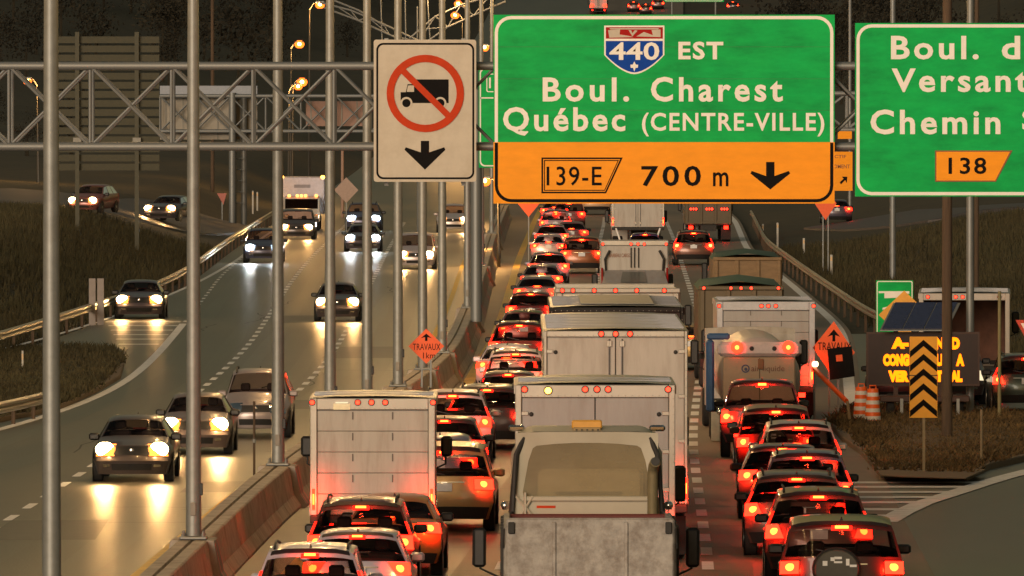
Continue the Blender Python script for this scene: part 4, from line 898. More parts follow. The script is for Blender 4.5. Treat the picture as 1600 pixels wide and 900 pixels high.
def car(stl, label, u, d, col, name=None, width=None, brake=True, oncoming=False, lights='warm', yaw=None, z=0.0, group=None, cat='car', skip=(), metal=.35, fx=None, swap=None):
    parts, L, W = shared(('car', stl), lambda: car_parts(stl))
    k = (width/2/W) if width else 1.0
    x = (u-CU)*d/F
    th = yaw if yaw is not None else (-tangent(fx, d) if fx else 0.0)
    nm = name or {'sedan':'sedan_car','hatch':'hatchback_car','suv':'sport_utility_car','wagon':'station_wagon','minivan':'minivan','jeep':'off_road_car','pickup':'pickup_truck'}[stl]
    loc = (x, d, z+zr(d)) ; rz = th
    if oncoming: loc = (x+math.sin(th)*-L*k, d+L*k, z+zr(d)); rz = th+math.pi
    r = empty(nm, loc, rz, label, cat, group, (k, k, 1.0)); objs = []
    pm = paint(col, metal)
    for nm_, me, par in parts:
        if nm_ in skip: objs.append(None); continue
        o = link(nm_, me, objs[par] if par is not None and objs[par] else r); objs.append(o)
        if nm_ in ('body',) or (nm_ == 'mirror' and sum(col) > .5):
            o.material_slots[0].link = 'OBJECT'; o.material_slots[0].material = pm
        if oncoming and nm_ in OFFLIGHT: o.material_slots[0].link = 'OBJECT'; o.material_slots[0].material = OFFLIGHT[nm_]
        if not brake and not oncoming and nm_ in ('brake_lamp', 'centre_brake_lamp'): o.material_slots[0].link = 'OBJECT'; o.material_slots[0].material = E_redd
        if swap and nm_ in swap: o.material_slots[0].link = 'OBJECT'; o.material_slots[0].material = swap[nm_]
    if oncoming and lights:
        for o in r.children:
            if o.name.startswith('headlight') and o.type == 'MESH': o.material_slots[0].link = 'OBJECT'; o.material_slots[0].material = E_halo if lights == 'warm' else E_halox
        g = shared(('geo', stl), lambda: car_geo(stl)); em = E_head if lights == 'warm' else E_headx
        for sg in (-1, 1):
            p = g['sf'](g['iH2']+.45, sg*.80)
            me = shared(('bulb', stl, sg, lights), lambda: MB().ball(p+Vector((0,.03,0)), .185, 14, 0, (1.15,.5,.92)).mesh('headlight_bulb', em, True))  # lit bulb swollen to take in the bloom around it
            link('headlight_bulb', me, r)
            lo = bpy.data.objects.new('headlight_beam', head_spot if lights == 'warm' else head_spotx); COL.objects.link(lo); lo.parent = r; lo.location = p+Vector((0,.22,0)); lo.rotation_euler = (rad(90-3.0), 0, 0)
            lo = bpy.data.objects.new('front_bloom_fill', front_glow); COL.objects.link(lo); lo.parent = r; lo.location = p+Vector((0,.20,-.02))
    if not oncoming and brake and d < 640:
        g = shared(('geo', stl), lambda: car_geo(stl)); kind, t0, t1, q0 = STY[stl]['tail']
        spots = [g['sf'](t0+(t1-t0)*.55, sg*(q0+(.995-q0)*.55)) for sg in (-1, 1)]+[g['sf'](g['iR0'] if STY[stl]['third'] == 'roof' else g['iGB']+.08, 0)]
        for p in spots:
            lo = bpy.data.objects.new('tail_bloom_fill', tail_glow); COL.objects.link(lo); lo.parent = r; lo.location = p+Vector((0,-.17,.0)); lo.rotation_euler = (rad(90), 0, 0)
    return r

# ------------------------------------------------------------------ trucks
twhite = mat('truck_white', (.41,.375,.335), .5, var=.06, scale=2, dirt_or_sheen=(.26,.215,.17), dscale=1.6, damt=.75, stretch=(2.2,1,.35))
tgrey = mat('truck_grey_panel', (.31,.295,.285), .5, var=.07, scale=2, dirt_or_sheen=(.24,.20,.17), dscale=1.6, damt=.7, stretch=(2.2,1,.35))
talu = mat('aluminium_frame', (.42,.39,.34), .42, .5, var=.1, scale=4, dirt_or_sheen=(.25,.21,.16), dscale=2)
tdark = mat('truck_chassis', (.02,.018,.016), .7, var=.3)
tolive = mat('dump_body_olive', (.10,.075,.04), .6, var=.15, scale=2, dirt_or_sheen=(.05,.035,.02), dscale=2)
tarp = mat('green_tarp', (.03,.075,.05), .6, var=.2, scale=3, bump=.3, bscale=6)
roofm = mat('trailer_roof', (.26,.27,.30), .4, .3, var=.1, scale=1.5, dirt_or_sheen=(.2,.18,.16), dscale=1)
mark_me = MB().lathe((0,0,0), (0,-1,0), [(0,.045),(.03,.04),(.045,.02)], 10).mesh('marker_light', E_mark, True)
mark_amb = MB().lathe((0,0,0), (0,-1,0), [(0,.05),(.03,.045),(.05,.02)], 10).mesh('marker_light', E_amb, True)
bez = MB().lathe((0,0,0), (0,-1,0), [(0,.065),(.015,.062),(.015,.045)], 12).mesh('bezel', tdark, True)
def marker(r, x, z, y=0.0, me=None, s=1.0):
    o = link('marker_light', me or mark_me, r, Matrix.Translation((x, y, z)) @ Matrix.Scale(s, 4)); link('bezel', bez, o)
twheel = MB().lathe((0,0,0), (1,0,0), [(-.26,.28),(-.27,.46),(-.23,.51),(.23,.51),(.27,.46),(.26,.28)], 22).mesh('wheel', rubber, True)
trim_ = MB().lathe((0,0,0), (1,0,0), [(-.24,.28),(-.2,.2),(.2,.2),(.24,.28)], 16).mesh('hub', rimm, True)
def twheels(r, W, ys, s=1.0):
    for yy in ys:
        for sg in (-1, 1):
            o = link('wheel', twheel, r, Matrix.Translation((sg*(W/2-.3), yy, .51*s)) @ Matrix.Scale(s, 4)); link('hub', trim_, o)
def tmirror(r, x, y, z, sg, ms=1.0):
    MB().tube([(x-sg*.35, y+.1, z-.5), (x-sg*.02, y, z-.34), (x, y, z+.3*ms)], .022, 6).build('mirror_arm', tdark, r); MB().bbox(x-.11, x+.11, y-.06, y+.06, z-.32*ms, z+.32*ms, .045).build('mirror', blackp, r, True)
def tcab(r, W, y0, zc=2.7, m=None, mirrors=(-1, 1), ms=1.0):
    """bonneted cab: y0 is the back wall"""
    m = m or twhite; w = W/2-.08
    prof = [(y0,.6),(y0,zc-.15),(y0+.15,zc),(y0+1.2,zc-.02),(y0+1.75,1.75),(y0+3.0,1.55),(y0+3.15,1.4),(y0+3.2,.55)]
    MB().loft([[(-w, a, b) for a, b in prof], [(-w*.4, a, b+.04*(b>1)) for a, b in prof], [(w*.4, a, b+.04*(b>1)) for a, b in prof], [(w, a, b) for a, b in prof]], True).build('cab', m, r)
    MB().add([(-w*.9,y0+1.27,zc-.1),(w*.9,y0+1.27,zc-.1),(w*.92,y0+1.735,1.85),(-w*.92,y0+1.735,1.85)], [(0,1,2,3)]).build('windscreen', glass_dark, r)
    for sg in (-1, 1):
        MB().add([(sg*(w+.006),y0+.25,1.8),(sg*(w+.006),y0+1.4,1.8),(sg*(w+.006),y0+1.1,zc-.2),(sg*(w+.006),y0+.25,zc-.2)], [(0,1,2,3)]).build('side_window', glass_dark, r)
        MB().bbox(sg*(w-.15)-.14, sg*(w-.15)+.14, y0+3.1, y0+3.24, .95, 1.2, .03).build('headlight', chrome, r)
        if sg in mirrors: tmirror(r, sg*(W/2+.18), y0+1.3, 1.95, sg, ms)
def box_truck(name, label, u, d, W, L, ztop, zfl=1.0, door='roll', header=.26, post=.14, body=None, frame=None, doorm=None, markers=(), mz=None, cab=True, yaw=0.0, z=0.0, group=None, tails='strip', nroll=7, wheels=True, mirrors=(-1, 1), ms=1.0):
    x = (u-CU)*d/F; r = empty(name, (x, d, z+zr(d)), yaw, label, 'truck', group); body = body or twhite; frame = frame or talu; doorm = doorm or twhite; h = W/2
    MB().add([(-h,.1,zfl),(h,.1,zfl),(h,L,zfl),(-h,L,zfl),(-h,.1,ztop),(h,.1,ztop),(h,L,ztop),(-h,L,ztop)], [(0,3,2,1),(1,2,6,5),(2,3,7,6),(3,0,4,7)]).build('cargo_body', body, r)
    MB().loft([[(-h,.05,ztop),(-h*.6,.05,ztop+.03),(0,.05,ztop+.04),(h*.6,.05,ztop+.03),(h,.05,ztop)], [(-h,L,ztop),(-h*.6,L,ztop+.03),(0,L,ztop+.04),(h*.6,L,ztop+.03),(h,L,ztop)]], False, 0, False).build('roof', roofm, r)
    for k in range(1, int(L/1.2)): MB().box(-h*.96, h*.96, k*1.2, k*1.2+.04, ztop+.012, ztop+.048).build('roof_rib', roofm, r)
    for sg in (-1, 1):
        MB().bbox(min(sg*h, sg*(h-post)), max(sg*h, sg*(h-post)), 0, .12, zfl, ztop-.002, .012).build('corner_post', frame, r)
        MB().bbox(sg*(h+.006)-.015, sg*(h+.006)+.015, .12, L-.02, ztop-.16, ztop-.01, .005).build('top_rail', frame, r); MB().bbox(sg*(h+.006)-.015, sg*(h+.006)+.015, .12, L-.02, zfl-.02, zfl+.14, .005).build('bottom_rail', frame, r)
    MB().bbox(-h+post, h-post, .004, .1, ztop-header, ztop-.003, .012).build('header', frame, r)
    MB().bbox(-h, h, -.03, .1, zfl-.16, zfl-.002, .02).build('sill', tdark, r)
    rv = MB()
    for k in range(22): rv.lathe((-h+post+.05+(W-2*post-.1)*k/21, .004, ztop-header+.03), (0,-1,0), [(0,.011),(.006,.006)], 6)
    for k in range(20):
        for sg in (-1, 1): rv.lathe((sg*(h-.03), .0, zfl+.1+(ztop-zfl-.2)*k/19), (0,-1,0), [(0,.011),(.006,.006)], 6)
    rv.build('rivet_row', talu, r)['kind'] = 'stuff'
    dz0, dz1, dx = zfl+.01, ztop-header-.005, h-post-.005
    if door == 'roll':
        for k in range(nroll):
            a = dz0+(dz1-dz0)*k/nroll; b = dz0+(dz1-dz0)*(k+1)/nroll-.008; o = MB().bbox(-dx, dx, .05, .08, a, b, .006).build('door_slat', doorm, r)
        for xx in (-dx*.36, dx*.36):
            for k in range(nroll): a = dz0+(dz1-dz0)*(k+.55)/nroll; MB().box(xx-.012, xx+.012, .035, .052, a, a+.14).build('hinge', mat('dark_hinge', (.12,.10,.09), .6), r)
        MB().bbox(-.12,.12,.02,.05,dz0+.1,dz0+.22,.01).build('door_latch', tdark, r)
    elif door == 'double':
        for sg in (-1, 1):
            a, b = sorted((sg*.008, sg*dx)); MB().bbox(a, b, .045, .085, dz0, dz1, .008).build('door_leaf', doorm, r)
            for q in (.12,):
                MB().tube([(sg*q, .025, dz0+.05), (sg*q, .025, dz1-.03)], .016, 8).build('lock_rod', mat('lock_rod_steel', (.16,.155,.16), .4, .6), r)
                for zz in (dz0+.15, dz1-.18): MB().bbox(sg*q-.05, sg*q+.05, .01, .045, zz, zz+.12, .008).build('rod_bracket', talu, r)
            for kk in range(4): zz = dz0+.3+(dz1-dz0-.6)*kk/3; MB().bbox(sg*(dx-.02)-.09, sg*(dx-.02)+.09, .015, .048, zz, zz+.07, .008).build('hinge', talu, r)
            MB().lathe((sg*(dx-.16), .044, dz1-.28), (0,-1,0), [(0,.04),(.02,.035),(.03,.015)], 10).build('door_holdback', tdark, r)
    elif door == 'open':
        MB().box(-dx, dx, L*.6, L*.6+.05, dz0, dz1).build('bulkhead', mat('red_brown_load', (.12,.05,.03), .8, var=.4, scale=2), r)
    mz = mz or ztop-header*.5
    for xx in markers: marker(r, xx, mz, .0)
    for sg in (-1, 1):
        if tails == 'strip': MB().bbox(sg*(h-post*.5)-.03, sg*(h-post*.5)+.03, -.012, .004, zfl+.1, zfl+.5, .01).build('tail_light', E_red, r); MB().box(sg*(h-post*.5)-.015, sg*(h-post*.5)+.015, -.016, -.0125, zfl+.2, zfl+.4).build('brake_lamp', E_core, r)
        MB().bbox(sg*(h-.35)-.09, sg*(h-.35)+.09, .02, .1, .62, .78, .02).build('tail_light', E_red, r)
        MB().box(sg*(h-.3)-.28, sg*(h-.3)+.28, .75, .77, .12, .85).build('mud_flap', rubber, r)
        if tails == 'strip' and d < 300: lo = bpy.data.objects.new('tail_bloom_fill', tail_glow); COL.objects.link(lo); lo.parent = r; lo.location = (sg*(h-post*.5), -.25, zfl+.3); lo.rotation_euler = (rad(90), 0, 0)
    MB().bbox(-h*.8, h*.8, .05, .15, .45, .58, .02).build('underrun_bar', tdark, r)
    for xx in (-.42, .42): MB().box(xx-.05, xx+.05, .1, L+.1, .62, zfl-.17).build('chassis_rail', tdark, r)
    if wheels: twheels(r, W, [1.7]+([2.95] if L > 8 else [])+[L+2.6 if cab else L-1.2])
    if cab: tcab(r, W, L+.25, min(ztop-.25, 2.75), None, mirrors, ms)
    return r
LT = 'trucks in the queue'
# cube van in the left lane
t = box_truck('cube_van', 'white cube van with roll-up door in the left lane of the queue', 582, 181, 2.36, 3.8, 3.06, .85, 'roll', .22, .13, markers=(-.28,-.02,.24,-1.14,1.14), nroll=5, mz=2.98, ms=.62)
MB().bbox(-.74,-.42,-.005,.004,2.84,2.96,.004).build('licence_plate', mat('lit_plate', (.8,.72,.5), .5), t); MB().box(-.7,-.46,-.03,-.006,2.965,2.985).build('plate_lamp', E_plate, t)
# centre lane, nearest first: the open-bodied truck with the big rear window
def near_truck():
    d, u = 146.5, 922; x = (u-CU)*d/F; r = empty('tipper_truck', (x, d, 0), 0, 'nearest cream tipper truck with big cab rear window and dented grey tailboard', 'truck', LT)
    dent = mat('dented_tailboard', (.33,.305,.28), .6, .1, var=.22, scale=5, bump=.5, bscale=9, dirt_or_sheen=(.11,.075,.055), dscale=3.2, damt=.9)
    MB().bbox(-1.29,1.29,0,.12,.95,2.36,.03).build('tailboard', dent, r)
    for sg in (-1, 1):
        MB().bbox(sg*1.2-.05, sg*1.2+.05, -.05, -.001, 2.12, 2.3, .012).build('tailboard_hinge', tdark, r); MB().bbox(sg*.55-.03, sg*.55+.03, -.03, -.001, 1.0, 2.3, .01).build('tailboard_seam', dent, r)
        MB().tube([(sg*1.31,-.02,2.2),(sg*1.33,.1,1.9),(sg*1.31,.3,2.15)], .015, 5).build('chain', tdark, r)
    for sg in (-1, 1):
        MB().bbox(sg*1.27-.05, sg*1.27+.05, .125, 4.9, .95, 2.22, .02).build('side_board', dent, r)
        for k in range(5): MB().bbox(sg*1.33-.04, sg*1.33+.04, .5+k*.95, .6+k*.95, .9, 2.2, .01).build('stake', tdark, r)
    MB().box(-1.25,1.25,.13,4.9,.98,1.04).build('bed_floor', tolive, r); MB().bbox(-1.25,1.25,4.92,5.0,.95,2.2,.02).build('headboard', mat('dark_red_board', (.12,.02,.015), .6), r)
    cream = mat('cream_cab', (.42,.385,.30), .5, var=.05, dirt_or_sheen=(.28,.24,.17), dscale=1.5)
    sheen_pane = bpy.data.materials.new('sheen_glass'); sheen_pane.use_nodes = True; T_ = sheen_pane.node_tree; T_.nodes.clear(); a_ = T_.nodes.new('ShaderNodeBsdfTransparent'); a_.inputs[0].default_value = (.8,.74,.6,1); d_ = T_.nodes.new('ShaderNodeBsdfPrincipled'); d_.inputs['Base Color'].default_value = (.34,.28,.17,1); d_.inputs['Roughness'].default_value = .25; n_ = T_.nodes.new('ShaderNodeTexNoise'); n_.inputs['Scale'].default_value = 3; n_.inputs['Detail'].default_value = 6; mr = T_.nodes.new('ShaderNodeMapRange'); mr.inputs[3].default_value = .35; mr.inputs[4].default_value = .7; x_ = T_.nodes.new('ShaderNodeMixShader'); o_ = T_.nodes.new('ShaderNodeOutputMaterial'); T_.links.new(n_.outputs[0], mr.inputs[0]); T_.links.new(mr.outputs[0], x_.inputs[0]); T_.links.new(a_.outputs[0], x_.inputs[1]); T_.links.new(d_.outputs[0], x_.inputs[2]); T_.links.new(x_.outputs[0], o_.inputs[0])  # mottled tan film paints the pane's pale reflection over the glass
    y0 = 5.9; yc = 7.9   # cab, back wall to windscreen
    def ring(y, w, zt_, rr=.28):
        pts = [(-w,.9),(-w,1.9),(-w*.985,zt_-rr-.1)]
        for k in range(6): a = rad(180-90*k/5); pts.append((-w*.94+rr+rr*math.cos(a), zt_-rr+rr*math.sin(a)))
        pts += [(-q[0], q[1]) for q in pts[::-1]]
        return [(a, y, b+.05*(1-(a/w)**2)*(b > zt_-.1)) for a, b in pts]
    MB().loft([ring(y0+.06, 1.18, 3.44), ring(y0+.5, 1.22, 3.5), ring(yc-.3, 1.2, 3.48)], False).build('cab_shell', cream, r, True)
    # back wall with a window opening
    outer = ring(y0+.06, 1.18, 3.44); n = len(outer)
    win = [(-1.0,2.42),(-1.02,2.5),(-.93,3.0),(-.86,3.20),(-.80,3.24),(-.5,3.27),(-.2,3.285),(.2,3.285),(.5,3.27),(.80,3.24),(.86,3.20),(.93,3.0),(1.02,2.5),(1.0,2.42),(.5,2.40),(-.5,2.40)]
    m = MB(); ow = []
    for a, b in win:
        best = max(range(n), key=lambda k: (outer[k][0]*(a)+ (outer[k][2]-2.75)*(b-2.75))/(math.hypot(outer[k][0], outer[k][2]-2.75)+1e-6)); ow.append(outer[best])
    def wl(a, b):   # push a window point out to the wall edge
        s_ = min(1.13/max(abs(a), 1e-6), (3.46-2.75)/max(b-2.75, 1e-6) if b > 2.75 else (2.75-2.05)/max(2.75-b, 1e-6)); return (a*s_, y0+.062, 2.75+(b-2.75)*s_)
    m.loft([[(a*1.0, y0+.08, b) for a, b in win], [wl(a, b) for a, b in win]], False)
    wallo = m.build('rear_wall', cream, r, True)
    MB().box(-1.16,1.16,y0+.02,y0+.06,1.9,2.42).build('lower_rear_wall', cream, r); MB().bbox(-1.02,1.02,y0-.03,y0+.02,2.36,2.44,.015).build('window_sill', cream, r)
    MB().add([(a, y0+.085, b) for a, b in win], [tuple(range(len(win)))]).build('rear_window', sheen_pane, r)
    tanm = mat('cab_interior', (.42,.34,.2), .9, var=.1)
    MB().box(-1.1,1.1,y0+1.3,y0+1.36,1.4,3.4).build('interior_trim', tanm, r); MB().bbox(-.78,.9,y0+.35,y0+.55,2.0,2.86,.06).build('seat_back', mat('pale_seat', (.52,.45,.3), .9), r); MB().bbox(-.5,.55,y0+.3,y0+.36,2.45,2.5,.01).build('seat_seam', tolive, r)
    MB().box(-1.1,1.1,y0+.15,y0+1.3,3.38,3.42).build('headlining', tanm, r)
    b = MB().bbox(-.24,.24,y0+.2,y0+.42,3.5,3.64,.02).build('beacon', mat('amber_beacon', (.62,.30,.04), .35, var=.1), r); MB().bbox(-.22,.22,y0+.17,y0+.2,3.42,3.53,.01).build('beacon_base', mat('beacon_tan', (.3,.2,.08), .6), b)
    for k in range(5): MB().box(-.18+k*.085,-.15+k*.085,y0+.15,y0+.172,3.43,3.5).build('beacon_vent', tdark, b)
    ex = MB().tube([(1.04,y0-.2,1.4),(1.04,y0-.2,2.8),(1.05,y0-.26,2.92),(1.08,y0-.42,3.0)], .085, 12).build('exhaust_stack', mat('exhaust_tan', (.22,.18,.10), .6, .3), r, True); MB().lathe((1.08,y0-.44,3.01), (0,-1,.3), [(0,.07),(.01,.07)], 12).build('stack_mouth', blackp, ex)
    for sg in (-1, 1):
        MB().tube([(sg*1.12,y0-.05,1.2),(sg*1.20,y0-.05,2.2),(sg*1.12,y0+.05,3.1),(sg*.98,y0+.12,3.42)], .045, 8).build('corner_guard', tdark, r, True)
        tmirror(r, sg*1.72, yc+.2, 1.52, sg)
        for zz in (2.3, 2.08): MB().ball((sg*1.30, y0+.3, zz-.02), .075, 10).build('spot_mirror', chrome, r, True)
        MB().bbox(sg*1.12-.13,sg*1.12+.13,y0+.3,y0+.42,3.46,3.56,.03).build('clearance_lamp', chrome, r)
    for a, b in (((-1.13,y0-.02,2.44),(-.82,y0-.02,2.08)),((-.86,y0-.02,2.44),(-1.1,y0-.02,2.06)),((-.98,y0-.03,2.5),(-.98,y0-.03,2.0))): MB().tube([a, b], .022, 6).build('grab_bar', cream, r)
    MB().box(-.8,-.5,y0+.015,y0+.019,2.25,2.29).build('maker_plate', s_red, r)
    MB().loft([[(-1.0,yc-.3,.9),(1.0,yc-.3,.9),(1.0,yc-.3,2.3),(-1.0,yc-.3,2.3)],[(-.9,yc+1.6,.9),(.9,yc+1.6,.9),(.85,yc+1.6,1.8),(-.85,yc+1.6,1.8)]]).build('bonnet', cream, r)
    twheels(r, 2.5, (1.2, 2.4, 8.6)); MB().box(-.5,.5,.3,8.5,.6,.9).build('chassis_rail', tdark, r)
    for sg in (-1, 1): MB().bbox(sg*1.0-.1, sg*1.0+.1, -.02, .0, .75, .9, .01).build('tail_light', E_red, r)
near_truck()
t = box_truck('box_truck', 'grey box truck with split rear doors right in front of the cream tipper', 930, 163, 2.72, 4.4, 3.88, 1.1, 'double', .22, .11, doorm=tgrey, markers=(-.17,.03,.22,-1.2,1.24), mz=3.80, mirrors=(1,))
for o in list(t.children):
    if o.name.startswith(('lock_rod','rod_bracket')): bpy.data.objects.remove(o)
marker(t, -.8, 3.78, 0, mark_amb, 1.2)
t = box_truck('semi_trailer', 'white semi trailer with two lock rods on its rear doors, second truck box', 962, 180, 2.70, 13.0, 4.36, 1.1, 'double', .12, .06, markers=(-.27,0.0,.27), mz=4.30)
t = box_truck('semi_trailer', 'dark-backed trailer with pale roof patch, third truck box in the centre lane', 964, 200, 2.78, 10.0, 4.33, 1.1, 'double', .1, .06, body=tdark, frame=tdark, doorm=mat('shaded_rear_door', (.04,.022,.018), .6), cab=True)  # dark body and doors carry the shade of the rear face
MB().box(-.75,.78,.6,9.0,4.385,4.40).build('roof_patch', mat('pale_roof_patch', (.36,.35,.31), .6), t)
# tipping trailer with a lit top bar
def tipper(name, label, u, d, W, L, zt_, zf, m, tarpm=None, markers=(), nrib=4, mats=1.0, cab=True, z=0):
    x = (u-CU)*d/F; r = empty(name, (x, d, z+zr(d)), 0, label, 'truck', LT); h = W/2
    MB().bbox(-h,h,.0,.08,zf,zt_-.12,.015).build('tailgate', m, r); MB().bbox(-h-.03,h+.03,-.06,.1,zt_-.118,zt_,.02).build('top_bar', m, r)
    for k in range(nrib): xx = -h+.08+(W-.16)*k/(nrib-1); MB().bbox(xx-.07,xx+.07,-.07,-.001,zf,zt_-.12,.015).build('rib', m, r)
    MB().bbox(-h,h,-.05,-.002,zf+.02,zf+.16,.01).build('lower_rail', m, r)
    for sg in (-1, 1): MB().bbox(sg*h-.04, sg*h+.04, .085, L, zf, zt_-.1, .02).build('side_wall', m, r)
    MB().bbox(-h,h,L-.05,L+.06,zf,zt_-.02,.02).build('front_wall', m, r); MB().box(-h,h,.1,L,zf-.06,zf-.002).build('bed_floor', tdark, r)
    if tarpm:
        MB().loft([[(-h-.04,yy,zt_-.1),(-h*.9,yy,zt_+.06+k),(0,yy,zt_+.2+k),(h*.9,yy,zt_+.06+k),(h+.04,yy,zt_-.1)] for yy, k in ((.12,-.06),(1.2,.02),(2.5,-.02),(L*.7,.05),(L-.1,0))], False, 0, False).build('tarpaulin', tarpm, r, True)
    for xx in markers: marker(r, xx, zt_-.06, -.06)
    for sg in (-1, 1): MB().bbox(sg*(h-.3)-.12, sg*(h-.3)+.12, -.02, .06, .72, .9, .02).build('tail_light', E_red, r); MB().box(sg*(h-.3)-.28, sg*(h-.3)+.28, .5, .52, .12, .85).build('mud_flap', rubber, r)
    MB().box(-.45,.45,.1,L+.2,.6,zf-.065).build('chassis_rail', tdark, r); twheels(r, W, (1.3, 2.5)+((L+2.4,) if cab else ()))
    if cab: tcab(r, W, L+.35, 2.65)
    return r
tipper('tipping_trailer', 'grey tipping trailer with a row of red lamps on its top bar', 965, 226, 2.9, 6.0, 4.18, 1.2, talu, None, (-1.05,-.55,-.05,.45,1.1,-1.3))
# hopper-backed utility truck with writing on the rear
def hopper_truck():
    d, u = 332, 992; x = (u-CU)*d/F; r = empty('hopper_truck', (x, d, 0), 0, 'white utility truck with sloped grey rear hopper and brown lettering', 'truck', LT); h = 1.17
    MB().bbox(-h,h,1.0,5.5,1.0,3.5,.04).build('body', twhite, r); MB().bbox(-h-.02,h+.02,.95,1.3,3.36,3.56,.03).build('roof_bar', talu, r)
    MB().loft([[(-h,-.6,1.1),(h,-.6,1.1),(h,-.6,2.0),(-h,-.6,2.0)],[(-h*.98,.99,1.1),(h*.98,.99,1.1),(h*.86,.99,2.52),(-h*.86,.99,2.52)]]).build('hopper', tgrey, r)
    MB().add([(-.5,-.35,2.12),(.42,-.35,2.12),(.36,.75,2.46),(-.42,.75,2.46)], [(0,1,2,3)]).build('hopper_glass', mat('hopper_grid', (.10,.11,.10), .3), r)
    for sg in (-1, 1): MB().tube([(sg*.98,.98,2.35),(sg*1.02,.85,2.9),(sg*.86,.9,3.2)], .045, 8).build('handrail', tdark, r); MB().prism([(sg*h*.99,.98,2.35),(sg*h*.99,-.1,2.05),(sg*h*.99,.98,2.6)], (sg*-.06,0,0)).build('red_gusset', s_shieldred, r)
    for xx in (-.12,.0,.14): MB().bbox(xx-.02,xx+.02,.94,.998,2.6,3.3,.01).build('lock_rod', tdark, r)
    for xx in (-1.1,-.12,.12,.34,1.1): marker(r, xx, 3.42, .95)
    for xx in (-.95, .95): marker(r, xx, 1.95, -.6)
    S = Plate(r, d+.99); S.text('lettering', 'BARBEAU CARGO', 952,396,986,402, mat('brown_letters', (.25,.10,.05), .6), .004)
    twheels(r, 2.3, (1.6, 7.6)); tcab(r, 2.3, 5.7, 2.8)
hopper_truck()
t = box_truck('box_truck', 'white box truck just under the big sign with splayed white bumper bars', 997, 500, 2.72, 7, 4.1, 1.5, 'double', .15, .1)
for sg in (-1, 1): MB().tube([(sg*1.15,-.05,1.45),(sg*.85,-.05,.55)], .05, 8).build('bumper_bar', paintw, t)
# right lane
def tanker():
    d, u = 241, 1187; x = (u-CU)*d/F; r = empty('tanker_truck', (x, d, 0), 0, 'white tanker with twin round red lamps and air liquide lettering in the right lane', 'truck', LT)
    MB().lathe((0,.35,1.55), (0,1,0), [(-.05,.1),(-.02,.6),(.06,.9),(.25,1.03),(.6,1.06),(8.2,1.06),(8.5,.9)], 28).build('tank', mat('tank_shell', (.55,.46,.44), .35, .1, var=.06, dirt_or_sheen=(.4,.3,.27)), r, True)
    cabm = mat('tan_cabinet', (.33,.25,.17), .6, var=.1, dirt_or_sheen=(.22,.15,.1)); S = Plate(r, d)
    MB().bbox(-.92,.90,-.02,.34,1.02,2.12,.03).build('cabinet', cabm, r)
    MB().bbox(-1.05,1.05,-.08,.3,2.14,2.50,.08).build('lamp_panel', mat('tank_pale', (.52,.44,.44), .5), r)
    for xx in (-.55+.0, .76):
        xx = -.57 if xx < 0 else .72
        o = MB().lathe((xx,-.08,2.37), (0,-1,0), [(0,.16),(.05,.15),(.07,.09)], 18).build('round_lamp', E_red, r, True); MB().lathe((xx,-.14,2.37), (0,-1,0), [(0,.06),(.02,.05)], 12).build('brake_lamp', E_core, o)
    for xx in (-.2, .37): MB().lathe((xx,-.08,2.34), (0,-1,0), [(0,.06),(.03,.05)], 10).build('sensor', tdark, r)
    MB().box(-.012,.012,-.026,-.021,1.04,2.1).build('cabinet_seam', tolive, r)
    MB().bbox(-.04,.10,-.06,-.02,1.82,2.08,.01).build('cabinet_latch', mat('rusty', (.2,.09,.04), .7), r)
    blu = mat('logo_brown', (.16,.07,.045), .6); S.ring('logo_ring', circle(1165,576,6.5,24), circle(1165,576,4.5,24), mat('logo_blue', (.04,.05,.12), .5), .03); S.poly('logo_dot', circle(1165.5,577,2.6,16), MATS['logo_blue'], .03)
    S.text('lettering', 'air liquide', 1174,571,1226,583, blu, .03, .0, 1.0)
    bl = mat('tanker_blue', (.03,.09,.22), .5, var=.15)
    MB().bbox(-1.34,-1.14,-.1,.5,.75,2.55,.05).build('blue_fender', bl, r); MB().bbox(-1.32,-.75,-.05,.25,2.56,2.72,.04).build('blue_bracket', bl, r)
    for k in range(4): MB().bbox(-.85+k*.47,-.6+k*.47,-.06,.02,.9,1.01,.01).build('red_reflector', mat('dim_red', (.3,.04,.02), .5), r)
    for xx in (-.9,-.3,.35,.85): MB().box(xx-.18,xx+.18,-.03,.0,.55,.88).build('mud_panel', mat('grey_rubber', (.09,.085,.08), .8), r)
    MB().bbox(-1.22,-1.0,-.15,-.10,.02,.75,.01).build('mud_flap', mat('white_flap', (.6,.58,.5), .5), r)
    for xx in (-1.0, -.3, .2): MB().ball((xx,-.1,.75), .1, 8).build('valve', chrome, r, True)
    twheels(r, 2.5, (.95, 2.15, 11.0)); MB().box(-.45,.45,.2,10,.5,.8).build('chassis_rail', tdark, r); tcab(r, 2.5, 9.4, 2.6)
    tmirror(r, 1.24, 10.5, 1.75, 1)
tanker()
t = box_truck('box_truck', 'grey box truck with roll door and blue cab trim ahead of the tanker', 1197, 256, 2.62, 5.0, 3.18, .9, 'roll', .24, .16, doorm=tgrey, frame=mat('cool_frame', (.38,.38,.40), .45, .3), markers=(-.12,.06,.26,-1.25,1.27), mz=3.06)
for xx in (-.12,.02,.16): marker(t, xx, 2.42, .03)
tipper('dump_truck', 'dark olive dump trailer with five red lamps along its top bar', 1158, 283, 2.45, 7.0, 3.02, 1.1, tolive, tarp, (-1.1,-.3,0,.3,1.1))
tipper('dump_truck', 'wooden-sided dump truck with green tarpaulin behind the dark trailer', 1168, 352, 2.46, 6.5, 2.62, 1.0, mat('tan_wood_body', (.26,.17,.09), .7, var=.2, scale=2, stretch=(1,1,4)), tarp, ())
t = tipper('dump_truck', 'distant dump truck with three clusters of red lamps below the big sign', 1107, 545, 2.6, 7, 2.3, 1.0, tolive, None, ())
